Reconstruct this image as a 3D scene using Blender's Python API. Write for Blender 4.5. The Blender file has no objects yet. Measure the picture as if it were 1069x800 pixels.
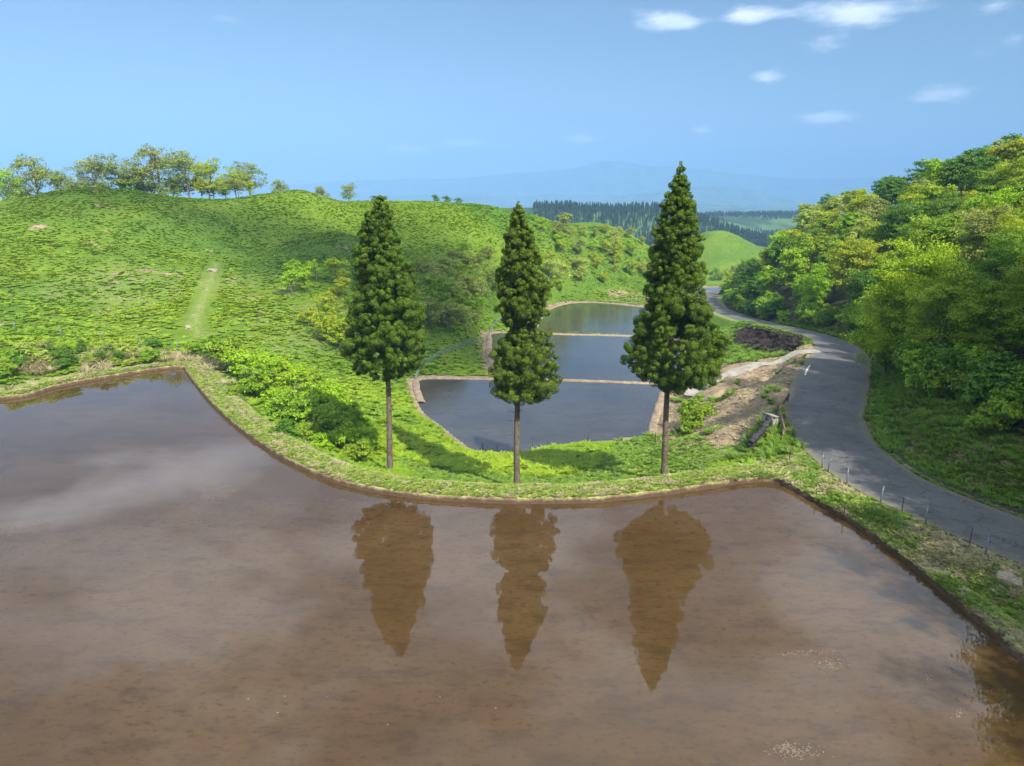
import bpy, math, random
import numpy as np
from mathutils import Vector, Matrix, Euler

rng = np.random.default_rng(7)
random.seed(7)
SC = bpy.context.scene
COL = SC.collection
R = math.radians

# ------------------------------------------------------------------ camera frame
F = 740.0; CX, CY = 534.5, 400.0
PITCH = R(14.3); CAMZ = 16.3
cp, sp = math.cos(PITCH), math.sin(PITCH)

def dirp(px, py):
    a = (px - CX) / F; b = -(py - CY) / F
    return np.array([a, cp + b * sp, -sp + b * cp])
def WZ(px, py, z):
    d = dirp(px, py); s = (z - CAMZ) / d[2]
    return np.array([d[0] * s, d[1] * s, z])
def WY(px, py, Y):
    d = dirp(px, py); s = Y / d[1]
    return np.array([d[0] * s, Y, CAMZ + d[2] * s])

# ------------------------------------------------------------------ noise
_perm = np.random.default_rng(3).random((256, 256))
def vnoise(x, y):
    xi = np.floor(x).astype(int); yi = np.floor(y).astype(int)
    fx = x - xi; fy = y - yi
    fx = fx * fx * (3 - 2 * fx); fy = fy * fy * (3 - 2 * fy)
    g = lambda i, j: _perm[i & 255, j & 255]
    return (g(xi, yi) * (1 - fx) + g(xi + 1, yi) * fx) * (1 - fy) + (g(xi, yi + 1) * (1 - fx) + g(xi + 1, yi + 1) * fx) * fy
def fbm(x, y, o=4):
    x = np.asarray(x, float); y = np.asarray(y, float)
    s = 0; a = .5; n = 0
    for k in range(o):
        s = s + a * vnoise(x * 2 ** k + 17.3 * k, y * 2 ** k + 9.1 * k); n += a; a *= .5
    return s / n
def sst(a, b, x):
    t = np.clip((x - a) / (b - a), 0, 1); return t * t * (3 - 2 * t)

# ------------------------------------------------------------------ polyline tools
def crom(pts, step):
    P = np.array(pts, float); out = []
    for i in range(len(P) - 1):
        p0 = P[max(i - 1, 0)]; p1 = P[i]; p2 = P[i + 1]; p3 = P[min(i + 2, len(P) - 1)]
        n = max(2, int(np.linalg.norm(p2 - p1) / step))
        for k in range(n):
            t = k / n
            out.append(.5 * ((2 * p1) + (-p0 + p2) * t + (2 * p0 - 5 * p1 + 4 * p2 - p3) * t * t + (-p0 + 3 * p1 - 3 * p2 + p3) * t ** 3))
    out.append(P[-1]); return np.array(out)
def sdf(poly, x, y):
    """signed distance, negative inside"""
    P = np.array(poly)[:, :2]; Q = np.roll(P, -1, 0)
    d2 = np.full(x.shape, 1e18); ins = np.zeros(x.shape, bool)
    for a, b in zip(P, Q):
        e = b - a; l = e @ e + 1e-9
        t = np.clip(((x - a[0]) * e[0] + (y - a[1]) * e[1]) / l, 0, 1)
        d2 = np.minimum(d2, (x - a[0] - t * e[0]) ** 2 + (y - a[1] - t * e[1]) ** 2)
        c = (a[1] > y) != (b[1] > y)
        ins ^= c & (x < (b[0] - a[0]) * (y - a[1]) / ((b[1] - a[1]) + 1e-12) + a[0])
    d = np.sqrt(d2); return np.where(ins, -d, d)
def pdist(line, x, y):
    """distance to an open polyline and interpolated extra columns"""
    P = np.array(line); d2 = np.full(x.shape, 1e18); ex = np.zeros(x.shape + (P.shape[1] - 2,))
    for a, b in zip(P[:-1], P[1:]):
        e = b[:2] - a[:2]; l = e @ e + 1e-9
        t = np.clip(((x - a[0]) * e[0] + (y - a[1]) * e[1]) / l, 0, 1)
        q = (x - a[0] - t * e[0]) ** 2 + (y - a[1] - t * e[1]) ** 2
        m = q < d2; d2 = np.where(m, q, d2)
        ex[m] = (a[2:] + t[m][:, None] * (b[2:] - a[2:]))
    return np.sqrt(d2), ex

# ------------------------------------------------------------------ mesh tools
def np_mesh(name, v, f, mat=None, smooth=False, attrs=None):
    v = np.asarray(v, np.float32); f = np.asarray(f, np.int32)
    me = bpy.data.meshes.new(name); k = f.shape[1]
    me.vertices.add(len(v)); me.vertices.foreach_set('co', v.ravel())
    me.loops.add(f.size); me.loops.foreach_set('vertex_index', f.ravel())
    me.polygons.add(len(f)); me.polygons.foreach_set('loop_start', np.arange(0, f.size, k, dtype=np.int32))
    me.update(calc_edges=True)
    if smooth: me.polygons.foreach_set('use_smooth', np.ones(len(f), bool))
    for n, a in (attrs or {}).items():
        a = np.asarray(a, np.float32)
        if a.ndim == 1:
            at = me.attributes.new(n, 'FLOAT', 'POINT'); at.data.foreach_set('value', a)
        else:
            at = me.attributes.new(n, 'FLOAT_COLOR', 'POINT'); at.data.foreach_set('color', a.ravel())
    if mat: me.materials.append(mat)
    return me
def link(name, me, parent=None, loc=None, **kw):
    o = bpy.data.objects.new(name, me); COL.objects.link(o)
    if parent: o.parent = parent
    if loc is not None: o.location = loc
    for k, v in kw.items():
        if v is not None: o[k] = v
    return o
def empty(name, loc, label, category, group=None, rz=0, sc=1):
    o = bpy.data.objects.new(name, None); COL.objects.link(o)
    o.location = loc; o.rotation_euler = (0, 0, rz); o.scale = (sc,) * 3
    o.empty_display_size = .3
    o['label'] = label; o['category'] = category
    if group: o['group'] = group
    return o
class MB:
    def __init__(s): s.v = []; s.q = []; s.n = 0
    def add(s, v, f):
        v = np.asarray(v, float); f = np.asarray(f) + s.n
        s.v.append(v); s.q.append(f); s.n += len(v)
    def tube(s, pts, rad, k=8, cap=True):
        P = np.array(pts, float); n = len(P); rad = np.broadcast_to(np.asarray(rad, float), (n,))
        T = np.gradient(P, axis=0); T /= np.linalg.norm(T, axis=1)[:, None] + 1e-9
        ref = np.array([.3, .8, .2]) if abs(T[0][2]) > .7 else np.array([0, 0, 1.])
        vs = []
        for i in range(n):
            u = np.cross(T[i], ref); u /= np.linalg.norm(u) + 1e-9; w = np.cross(T[i], u)
            a = np.arange(k) * 2 * math.pi / k
            vs.append(P[i] + rad[i] * (np.cos(a)[:, None] * u + np.sin(a)[:, None] * w))
        v = np.concatenate(vs); f = []
        for i in range(n - 1):
            for j in range(k):
                f.append((i * k + j, i * k + (j + 1) % k, (i + 1) * k + (j + 1) % k, (i + 1) * k + j))
        if cap:
            v = np.concatenate([v, P[-1:], P[:1]]); c = len(v) - 2
            for j in range(0, k, 2):
                f.append(((n - 1) * k + j, (n - 1) * k + (j + 1) % k, (n - 1) * k + (j + 2) % k, c))
                f.append(((j + 2) % k, (j + 1) % k, j, c + 1))
        s.add(v, f)
    def box(s, c, d, rot=None):
        x, y, z = np.array(d) / 2
        v = np.array([(a, b, e) for a in (-x, x) for b in (-y, y) for e in (-z, z)])
        if rot is not None: v = v @ np.array(Euler(rot).to_matrix()).T
        s.add(v + np.array(c), [(0, 1, 3, 2), (4, 6, 7, 5), (0, 4, 5, 1), (2, 3, 7, 6), (0, 2, 6, 4), (1, 5, 7, 3)])
    def mesh(s, name, mat, smooth=False, attrs=None):
        return np_mesh(name, np.concatenate(s.v), np.concatenate(s.q), mat, smooth, attrs)

# ------------------------------------------------------------------ materials
def newmat(name):
    m = bpy.data.materials.new(name); m.use_nodes = True
    nt = m.node_tree; nt.nodes.clear()
    return m, nt
class NG:
    def __init__(s, nt): s.nt = nt
    def n(s, t, **kw):
        nd = s.nt.nodes.new(t)
        for k, v in kw.items():
            if k == 'ins':
                for a, b in v.items():
                    if hasattr(b, 'is_output') or isinstance(b, bpy.types.NodeSocket): s.nt.links.new(b, nd.inputs[a])
                    else: nd.inputs[a].default_value = b
            else: setattr(nd, k, v)
        return nd
    def math(s, op, a, b=0.0, c=None):
        ins = {0: a, 1: b}
        if c is not None: ins[2] = c
        return s.n('ShaderNodeMath', operation=op, ins=ins).outputs[0]
    def mix(s, f, a, b, bt='MIX'):
        nd = s.n('ShaderNodeMix', data_type='RGBA', blend_type=bt)
        for i, v in ((0, f), (6, a), (7, b)):
            if isinstance(v, bpy.types.NodeSocket): s.nt.links.new(v, nd.inputs[i])
            else: nd.inputs[i].default_value = v if i == 0 else tuple(v) + ((1,) if len(v) == 3 else ())
        return nd.outputs[2]
    def noise(s, scale, detail=4, vec=None, rough=.55):
        ins = {'Scale': scale, 'Detail': detail, 'Roughness': rough}
        if vec is not None: ins['Vector'] = vec
        return s.n('ShaderNodeTexNoise', ins=ins).outputs[0]
    def ramp(s, f, a, b):
        return s.n('ShaderNodeMapRange', ins={0: f, 1: a, 2: b, 3: 0., 4: 1.}, interpolation_type='SMOOTHSTEP').outputs[0]
    def out(s, sh): s.nt.links.new(sh, s.n('ShaderNodeOutputMaterial').inputs[0])

def leaf_mat(name, c1, c2, trans=.35, var=.3, objcol=False, rough=.55, posvar=False):
    m, nt = newmat(name); g = NG(nt)
    tint = g.n('ShaderNodeAttribute', attribute_name='tint').outputs['Fac']
    inf = g.n('ShaderNodeObjectInfo')
    col = g.mix(tint, c1, c2)
    if posvar:
        pn = g.noise(.035, 4, g.n('ShaderNodeNewGeometry').outputs['Position'])
        col = g.mix(1., col, g.mix(g.ramp(pn, .38, .62), (.70, .80, .85), (1.06, 1.02, .9)), 'MULTIPLY')
    if objcol: col = g.mix(1., col, inf.outputs['Color'], 'MULTIPLY')
    hsv = g.n('ShaderNodeHueSaturation', ins={'Color': col,
        'Hue': g.math('MULTIPLY_ADD', inf.outputs['Random'], .02, .49),
        'Value': g.math('MULTIPLY_ADD', inf.outputs['Random'], var, 1 - var / 2)})
    d = g.n('ShaderNodeBsdfPrincipled', ins={'Base Color': hsv.outputs[0], 'Roughness': rough, 'Specular IOR Level': .25})
    t = g.n('ShaderNodeBsdfTranslucent', ins={'Color': g.mix(1., hsv.outputs[0], (1.0, 1.0, .55), 'MULTIPLY')})
    g.out(g.n('ShaderNodeMixShader', ins={0: trans, 1: d.outputs[0], 2: t.outputs[0]}).outputs[0])
    return m
def plain_mat(name, c1, c2, scale=6, rough=.9, bump=.3, bscale=30, metal=0., c3=None):
    m, nt = newmat(name); g = NG(nt)
    pos = g.n('ShaderNodeTexCoord').outputs['Object']
    n1 = g.ramp(g.noise(scale, 6, pos, .65), .35, .65)
    col = g.mix(n1, c1, c2)
    if c3: col = g.mix(g.ramp(g.noise(scale * 3.1, 5, pos), .5, .68), col, c3)
    b = g.n('ShaderNodeBump', ins={'Strength': bump, 'Distance': .05, 'Height': g.noise(bscale, 6, pos)})
    p = g.n('ShaderNodeBsdfPrincipled', ins={'Base Color': col, 'Roughness': rough, 'Metallic': metal, 'Normal': b.outputs[0], 'Specular IOR Level': .3})
    g.out(p.outputs[0]); return m

M_bark = plain_mat('cedar_bark', (.10, .07, .045), (.21, .16, .115), 5, .95, .9, 25)
M_barkg = plain_mat('grey_bark', (.13, .11, .09), (.26, .23, .19), 5, .95, .7, 25)
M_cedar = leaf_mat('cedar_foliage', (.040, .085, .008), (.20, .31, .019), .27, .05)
M_leaf = leaf_mat('broad_leaves', (.12, .215, .018), (.29, .40, .038), .38, .12, True)
M_fern = leaf_mat('fern_fronds', (.25, .40, .016), (.43, .57, .04), .42, .3, posvar=True)
M_grass = leaf_mat('grass_blades', (.13, .25, .02), (.26, .40, .045), .35, .3)
M_mown = leaf_mat('mown_grass_blades', (.30, .38, .06), (.46, .53, .12), .35, .25)
M_dry = leaf_mat('dry_grass_blades', (.36, .31, .15), (.56, .49, .27), .25, .3)
M_conif = leaf_mat('far_conifer_needles', (.018, .045, .022), (.04, .08, .035), .1, .4)
M_deadtwig = plain_mat('dead_twigs', (.22, .17, .12), (.36, .30, .22), 8, .95, .3)
M_post = plain_mat('grey_blue_metal', (.13, .17, .20), (.22, .27, .31), 10, .5, .1, 40, .3)
M_darkpost = plain_mat('dark_metal', (.03, .035, .035), (.07, .075, .07), 10, .6, .1)
M_rust = plain_mat('rusty_rail', (.10, .03, .018), (.30, .17, .13), 4, .8, .5, 30, .1, (.42, .34, .30))
M_conc = plain_mat('concrete', (.24, .23, .21), (.40, .38, .34), 3, .9, .3, 20, 0, (.14, .15, .10))
M_kerb = plain_mat('mossy_dark_gap_concrete', (.03, .032, .022), (.09, .088, .07), 2, .95, .4, 15)  # mossy tone, taken near black to paint in the shaded gutter gap
M_char = plain_mat('charred_brush', (.02, .016, .014), (.09, .065, .05), 8, .95, .3)
M_stone = plain_mat('dark_stone_wall', (.02, .02, .022), (.07, .065, .06), 3, .95, 1., 6)
M_mudbank = plain_mat('mud_bank', (.055, .037, .022), (.13, .09, .055), 3, .95, 1., 8)
M_dyke = plain_mat('dried_mud', (.24, .17, .105), (.40, .30, .20), 1.2, .95, .8, 6, 0, (.20, .15, .09))
M_flake = plain_mat('pale_mud', (.30, .24, .17), (.42, .35, .26), 8, .9, .8, 20)
M_clod = plain_mat('wet_pale_mud', (.15, .11, .07), (.24, .19, .13), 8, .8, .8, 20)
M_net = plain_mat('green_net', (.16, .25, .17), (.26, .35, .26), 5, .8, .1)
M_roof = plain_mat('pale_roof', (.7, .7, .7), (.8, .8, .8), .1, .6, .0)
M_wallw = plain_mat('pale_walls', (.55, .53, .5), (.65, .63, .6), .1, .8, .0)

# asphalt
def asphalt():
    m, nt = newmat('asphalt'); g = NG(nt)
    pos = g.n('ShaderNodeNewGeometry').outputs['Position']
    c = g.mix(g.ramp(g.noise(.35, 6, pos, .7), .3, .7), (.12, .118, .112), (.19, .186, .175))
    c = g.mix(g.ramp(g.noise(2.5, 6, pos, .75), .56, .68), c, (.22, .21, .185))
    fine = g.noise(45, 3, pos)
    c = g.mix(g.math('MULTIPLY', fine, .5), c, (.05, .05, .05))
    vor = g.n('ShaderNodeTexVoronoi', feature='DISTANCE_TO_EDGE', ins={'Scale': .6, 'Vector': g.n('ShaderNodeVectorMath', operation='ADD', ins={0: pos, 1: g.n('ShaderNodeTexNoise', ins={'Scale': 1.5, 'Detail': 5, 'Vector': pos}).outputs[1]}).outputs[0]}).outputs[0]
    c = g.mix(g.math('MULTIPLY', g.math('LESS_THAN', vor, .012), .55), c, (.035, .035, .035))
    c = g.mix(g.math('MULTIPLY', g.math('SUBTRACT', 1.0, g.ramp(g.math('ADD', g.n('ShaderNodeAttribute', attribute_name='edge').outputs['Fac'], g.math('MULTIPLY', g.noise(3, 5, pos), .5)), .25, .55)), .8), c, (.20, .17, .11))
    b = g.n('ShaderNodeBump', ins={'Strength': .25, 'Distance': .02, 'Height': fine})
    g.out(g.n('ShaderNodeBsdfPrincipled', ins={'Base Color': c, 'Roughness': .85, 'Normal': b.outputs[0], 'Specular IOR Level': .3}).outputs[0])
    return m
M_asph = asphalt()
M_gravel = plain_mat('gravel_track', (.28, .25, .21), (.44, .40, .34), 1.5, .95, .8, 12, 0, (.36, .30, .20))

# ground: attribute 'cov' = (bare earth, dry grass, litter/dark, lush)
def ground_mat():
    m, nt = newmat('ground_cover'); g = NG(nt)
    pos = g.n('ShaderNodeNewGeometry').outputs['Position']
    cov = g.n('ShaderNodeSeparateColor', ins={0: g.n('ShaderNodeAttribute', attribute_name='cov').outputs['Color']})
    far = g.n('ShaderNodeAttribute', attribute_name='far').outputs['Fac']
    nb = g.noise(.05, 5, pos); nm = g.noise(.6, 6, pos, .7); nf = g.noise(4.5, 5, pos, .7)
    grass = g.mix(g.ramp(nm, .35, .65), (.12, .20, .020), (.20, .30, .035))
    grass = g.mix(g.ramp(nb, .35, .65), grass, g.mix(nf, (.10, .19, .018), (.17, .28, .03)))
    grass = g.mix(g.math('MULTIPLY', g.ramp(nf, .5, .75), .45), grass, (.27, .33, .045))
    grass = g.mix(g.math('MULTIPLY', g.ramp(g.noise(1.7, 6, pos, .75), .56, .70), .55), grass, (.06, .08, .018))
    grass = g.mix(1., grass, g.mix(g.ramp(g.noise(.035, 4, pos), .38, .62), (.70, .80, .85), (1.06, 1.02, .9)), 'MULTIPLY')
    dry = g.mix(g.ramp(nf, .35, .65), (.30, .30, .11), (.43, .38, .19))
    dry = g.mix(g.ramp(nm, .45, .6), dry, (.21, .30, .05))
    earth = g.mix(g.ramp(nm, .35, .62), (.46, .35, .21), (.30, .22, .14))
    earth = g.mix(g.ramp(g.noise(1.6, 6, pos, .75), .52, .66), earth, (.15, .10, .065))
    litter = g.mix(g.ramp(nm, .42, .6), (.05, .06, .02), (.12, .085, .05))
    e = lambda a: g.ramp(g.math('MULTIPLY_ADD', a, 1.25, g.math('MULTIPLY', g.math('SUBTRACT', nf, .5), .9)), .35, .65)
    c = g.mix(e(cov.outputs[1]), grass, dry)
    c = g.mix(e(cov.outputs[0]), c, earth)
    c = g.mix(e(cov.outputs[2]), c, litter)
    fn = g.noise(.006, 6, pos, .6)
    fc = g.mix(g.ramp(fn, .42, .52), (.035, .075, .03), (.10, .17, .05))
    fc = g.mix(g.ramp(g.noise(.011, 4, pos), .58, .64), fc, (.24, .26, .13))
    c = g.mix(far, c, fc)
    hb = g.math('ADD', g.math('MULTIPLY', g.noise(1.1, 6, pos, .75), 1.), g.math('MULTIPLY', nf, .25))
    b = g.n('ShaderNodeBump', ins={'Strength': .9, 'Distance': .5, 'Height': hb})
    g.out(g.n('ShaderNodeBsdfPrincipled', ins={'Base Color': c, 'Roughness': .95, 'Normal': b.outputs[0], 'Specular IOR Level': .1}).outputs[0])
    return m
M_ground = ground_mat()

def water_mat(name, c1, c2, bs=.006, rg=.012):
    m, nt = newmat(name); g = NG(nt)
    pos = g.n('ShaderNodeNewGeometry').outputs['Position']
    c = g.mix(g.ramp(g.noise(.12, 5, pos), .35, .65), c1, c2)
    mp = g.n('ShaderNodeMapping', ins={'Vector': pos, 'Scale': (.9, 1.9, 1.), 'Rotation': (0, 0, R(6))}).outputs[0]
    c = g.mix(g.math('MULTIPLY', g.ramp(g.noise(.55, 6, mp, .7), .45, .70), .6), c, tuple(.55 * x for x in c1))
    c = g.mix(g.math('MULTIPLY', g.ramp(g.noise(2.6, 5, mp, .75), .52, .64), .6), c, tuple(.5 * x for x in c1))
    c = g.mix(g.math('MULTIPLY', g.ramp(g.noise(7, 3, pos, .6), .70, .76), .5), c, (.20, .16, .10))
    b = g.n('ShaderNodeBump', ins={'Strength': bs, 'Distance': .15, 'Height': g.noise(1.4, 3, mp)})
    g.out(g.n('ShaderNodeBsdfPrincipled', ins={'Base Color': c, 'Roughness': rg, 'IOR': 1.40, 'Normal': b.outputs[0]}).outputs[0])
    return m
M_water = water_mat('muddy_water', (.078, .044, .016), (.100, .059, .024))
M_water2 = water_mat('grey_water', (.05, .045, .038), (.07, .062, .052), .14, .09)

# bund ribbon: dark mud on the steep inner bank, grass-earth on top
def bund_mat():
    m, nt = newmat('bund_turf'); g = NG(nt)
    pos = g.n('ShaderNodeNewGeometry').outputs['Position']
    k = g.n('ShaderNodeAttribute', attribute_name='prof').outputs['Fac']
    nf = g.noise(5, 6, pos, .7); nm = g.noise(.5, 5, pos, .6)
    top = g.mix(g.ramp(nf, .35, .6), (.40, .40, .13), (.30, .38, .08))
    top = g.mix(g.ramp(nm, .5, .62), top, (.42, .37, .19))
    mud = g.mix(nf, (.05, .032, .018), (.15, .10, .06))
    kk = g.math('ADD', k, g.math('MULTIPLY', g.math('SUBTRACT', g.noise(1.6, 6, pos, .75), .5), .55))
    c = g.mix(g.ramp(kk, .13, .19), mud, g.mix(nf, (.27, .2, .11), (.16, .11, .065)))
    c = g.mix(g.ramp(kk, .22, .28), c, top)
    b = g.n('ShaderNodeBump', ins={'Strength': .9, 'Distance': .12, 'Height': nf})
    g.out(g.n('ShaderNodeBsdfPrincipled', ins={'Base Color': c, 'Roughness': .95, 'Normal': b.outputs[0], 'Specular IOR Level': .15}).outputs[0])
    return m
M_bund = bund_mat()

# ------------------------------------------------------------------ plan of the ground
mainpx = [(0, 418), (60, 405), (120, 394), (165, 387), (190, 385), (194, 390), (203, 402), (216, 418), (236, 438), (262, 459), (300, 483), (340, 501),
          (380, 512), (430, 520), (500, 525), (560, 526), (620, 525), (680, 519), (730, 512), (775, 505), (806, 504), (828, 513),
          (868, 535), (905, 558), (950, 592), (1000, 633), (1040, 666), (1069, 692)]
main_edge = [WZ(x, y, 0) for x, y in mainpx]
a0 = main_edge[0]; aN = main_edge[-1]
main_edge = [np.array([-75, 50, 0.])] + [np.array([-58, a0[1] - 2.2, 0])] + main_edge + [np.array([20.5, 17., 0]), np.array([23, 11., 0]), np.array([25, 3., 0]), np.array([26, -14, 0])]
main_line = crom(main_edge, .45)
main_poly = np.concatenate([main_line, [[26, -16, 0], [-75, -16, 0]]])

p1px = [(692, 402), (600, 398.5), (520, 397), (446, 396), (438, 402), (442, 416), (451, 431), (469, 444), (490, 460), (507, 470), (530, 472), (562, 464), (620, 458), (671, 456), (678, 442), (687, 416), (692, 402)]
P1 = crom([WZ(x, y, -6) for x, y in p1px], .8)
p2px = [(700, 353), (640, 351), (575, 349.5), (518, 348), (514, 356), (514, 370), (520, 384)]
p2 = [WZ(x, y, -7.2) for x, y in p2px]
yb = P1[0][1]
p2 += [np.array([-1., 94.6, -7.2]), np.array([5, 93.6, -7.2]), np.array([20.4, 91.0, -7.2]), np.array([25.5, 100, -7.2]), p2[0]]
P2 = crom(p2, 1.2)
y2 = p2[0][1]
p3px = [(702, 322), (672, 321), (640, 317.5), (612, 316), (590, 318), (574, 324), (566, 333), (562, 341)]
p3 = [WZ(x, y, -8.4) for x, y in p3px]
p3 += [np.array([6, 137, -8.4]), np.array([20, 134., -8.4]), np.array([31, 133., -8.4]), np.array([37, 150, -8.4]), p3[0]]
P3 = crom(p3, 1.5)
P4 = crom([WZ(x, y, -12) for x, y in [(800, 300), (744, 300), (715, 301), (700, 306), (742, 309), (790, 308), (800, 300)]], 2.)
# strip of drained brown paddy beyond pond 3
DRY = np.array([WZ(x, y, -8.6) for x, y in [(640, 308), (672, 306), (705, 306), (704, 318), (672, 318), (645, 314)]])

road_c = [(29.5, 5, 2.0), (28.3, 15, 1.6), (26.4, 23, 1.2), (24.9, 28, 1.0), (23.4, 32.5, .8), (22.3, 36, .65), (21.8, 39, .5), (22, 43, .3), (22.9, 48, .1),
          (25, 54.5, -.1), (29.6, 64, -.5), (34, 72.5, -.8), (38.3, 81, -1.1), (42.0, 91, -1.6), (44.6, 106, -2.9), (45.6, 127, -4.9), (46.8, 146, -6.6), (49.5, 171, -8.4),
          (55, 198, -9.9), (64, 225, -11.4), (75, 250, -13)]
road_w = [5.2, 5.2, 5.1, 5.0, 5.0, 5.0, 5.0, 5.2, 5.4, 6.0, 6.6, 6.8, 6.2, 5.0, 4.6, 4.5, 4.5, 4.5, 4.5, 4.5, 4.5]
ROAD = crom([c + (w,) for c, w in zip(road_c, road_w)], .8)

ctrl = []
def C(px, py, Y): ctrl.append(WY(px, py, Y))
def CW(x, y, z): ctrl.append(np.array([x, y, z], float))
for p in [(-100, 378, 64), (0, 372, 67), (60, 366, 72), (120, 362, 77), (185, 370, 78), (0, 335, 84), (100, 332, 92), (200, 330, 95),
          (0, 270, 115), (100, 265, 120), (200, 290, 115), (0, 214, 145), (80, 198, 150), (150, 203, 156), (-100, 212, 145), (-250, 230, 140),
          (200, 207, 172), (240, 208, 185), (225, 250, 150), (310, 226, 172), (345, 243, 160), (332, 211, 203), (360, 236, 178), (290, 209, 200), (390, 211, 210), (480, 213, 210), (540, 228, 205), (330, 300, 112), (300, 350, 88), (250, 380, 74),
          (300, 262, 155), (400, 255, 165), (470, 250, 178), (405, 335, 106), (430, 380, 93), (470, 377, 97), (450, 350, 104), (500, 345, 118), (480, 320, 125),
          (470, 285, 150), (540, 325, 160), (560, 302, 172), (600, 302, 190), (650, 303, 200), (560, 272, 185), (620, 270, 220), (680, 280, 235), (600, 246, 215),
          (625, 234, 262), (680, 260, 250), (730, 300, 235), (350, 425, 64), (300, 425, 61), (250, 405, 64),
          (420, 430, 68), (400, 455, 58), (355, 462, 55), (470, 470, 57), (520, 485, 53), (620, 478, 54),
          (720, 460, 57), (772, 478, 45.5), (750, 446, 61), (740, 420, 68), (800, 402, 70), (788, 437, 55), (700, 440, 70), (760, 382, 86), (720, 392, 90), (740, 352, 120), (800, 350, 112), (720, 332, 150), (712, 315, 185), (700, 420, 76)]:
    C(*p)
for p in [(10, 300, -12), (40, 300, -20), (80, 310, -24), (60, 350, -30), (0, 350, -20), (-60, 320, -10), (120, 320, -25), (110, 380, -32), (30, 400, -34), (-8.4, 46.9, -2.2), (.35, 44.5, -2.4), (9.9, 45.2, -2.1), (-14, 52, -2.6), (-50, 180, 18), (-110, 175, 14), (-30, 240, 13), (-80, 240, 14), (10, 240, 8),
          (33, 50, 3.2), (33, 43, 3.8), (33, 35, 4.4), (34, 25, 5), (38, 62, 3.6), (43, 70, 3.4), (48, 80, 3), (53, 92, 2.5), (55, 110, 1), (57, 130, -.5), (58, 150, -2), (61, 172, -4), (68, 200, -6),
          (75, 95, 13), (83, 135, 14), (86, 165, 12), (85, 190, 8), (84, 225, 0), (66, 70, 12), (48, 50, 8), (46, 36, 9), (60, 50, 13), (80, 60, 19), (60, 20, 14), (45, 15, 8),
          (110, 120, 21), (120, 60, 24), (120, 15, 20), (120, 200, 10), (95, 260, -9), (40, 5, 4), (35, -15, 3), (60, -20, 8), (28, 5, 1.6), (-90, 45, 4), (-85, 20, 2), (-95, 80, 6), (-140, 60, 8), (-160, 120, 10), (160, 120, 22), (160, 0, 20)]:
    CW(*p)
for pl, lv, st in ((main_line, .15, 9), (P1, -5.9, 7), (P2, -7.1, 9), (P3, -8.3, 9), (P4, -11.9, 6)):
    for q in pl[::st]: ctrl.append(np.array([q[0], q[1], lv]))
for q in ROAD[::7]: ctrl.append(q[:3].copy())
ct = np.array(ctrl)
keep = []
for i in range(len(ct)):
    if all(np.hypot(*(ct[i, :2] - ct[j, :2])) > 1.2 for j in keep): keep.append(i)
ct = ct[keep]
def U(r2): return .5 * r2 * np.log(r2 + 1e-9)
n = len(ct); xy = ct[:, :2] / 50
K = U(((xy[:, None] - xy[None]) ** 2).sum(2)) + np.eye(n) * .0012
A = np.zeros((n + 3, n + 3)); A[:n, :n] = K; A[:n, n] = 1; A[:n, n + 1:] = xy; A[n, :n] = 1; A[n + 1:, :n] = xy.T
wts = np.linalg.solve(A, np.concatenate([ct[:, 2], [0, 0, 0]]))
def rbf(x, y):
    x = x / 50; y = y / 50; out = wts[n] + wts[n + 1] * x + wts[n + 2] * y
    for i in range(n): out = out + wts[i] * U((x - xy[i, 0]) ** 2 + (y - xy[i, 1]) ** 2)
    return out

def far_h(x, y):
    r = np.hypot(x, y)
    z = -22 - 110 * sst(300, 2600, r) + (fbm(x / 260 + 5, y / 260 + 2, 5) - .5) * 46 * sst(300, 700, r) * (1 - .5 * sst(1500, 3500, r))
    def ridge(x0, y0, x1, y1, h, w):     # elongated hill
        d, _ = pdist(np.array([(x0, y0, 0), (x1, y1, 0)]), x, y); return h * np.exp(-(d / w) ** 2)
    z = np.maximum(z, -46 + ridge(-150, 900, 160, 960, 54, 150) + (fbm(x / 60, y / 60, 3) - .5) * 8)
    z = np.maximum(z, -62 + ridge(160, 960, 330, 1250, 52, 130) + (fbm(x / 60, y / 60, 3) - .5) * 8)
    z = np.maximum(z, -76 + ridge(420, 1500, 640, 1600, 66, 150))
    z = z + ridge(1500, 7800, 2300, 8600, 190, 700) + ridge(-1500, 9000, 1200, 9300, 170, 500)
    z = z + (fbm(x / 1400, y / 1400, 4) - .45) * 260 * sst(4000, 7000, y)
    az = x / np.maximum(y, 1) * F + CX     # profile of the range against bearing
    prof = np.interp(az, [-200, 250, 330, 400, 450, 520, 580, 630, 680, 740, 800, 870, 950, 1300], [150, 260, 330, 380, 390, 450, 540, 680, 600, 520, 420, 380, 420, 300])
    prof = prof + (fbm(az / 40, az * 0 + 3.3, 4) - .5) * 90
    z = np.maximum(z, z * 0 - 140 + (prof + 150) * np.exp(-((y - 12500) / 1500.) ** 2))
    return z
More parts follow.
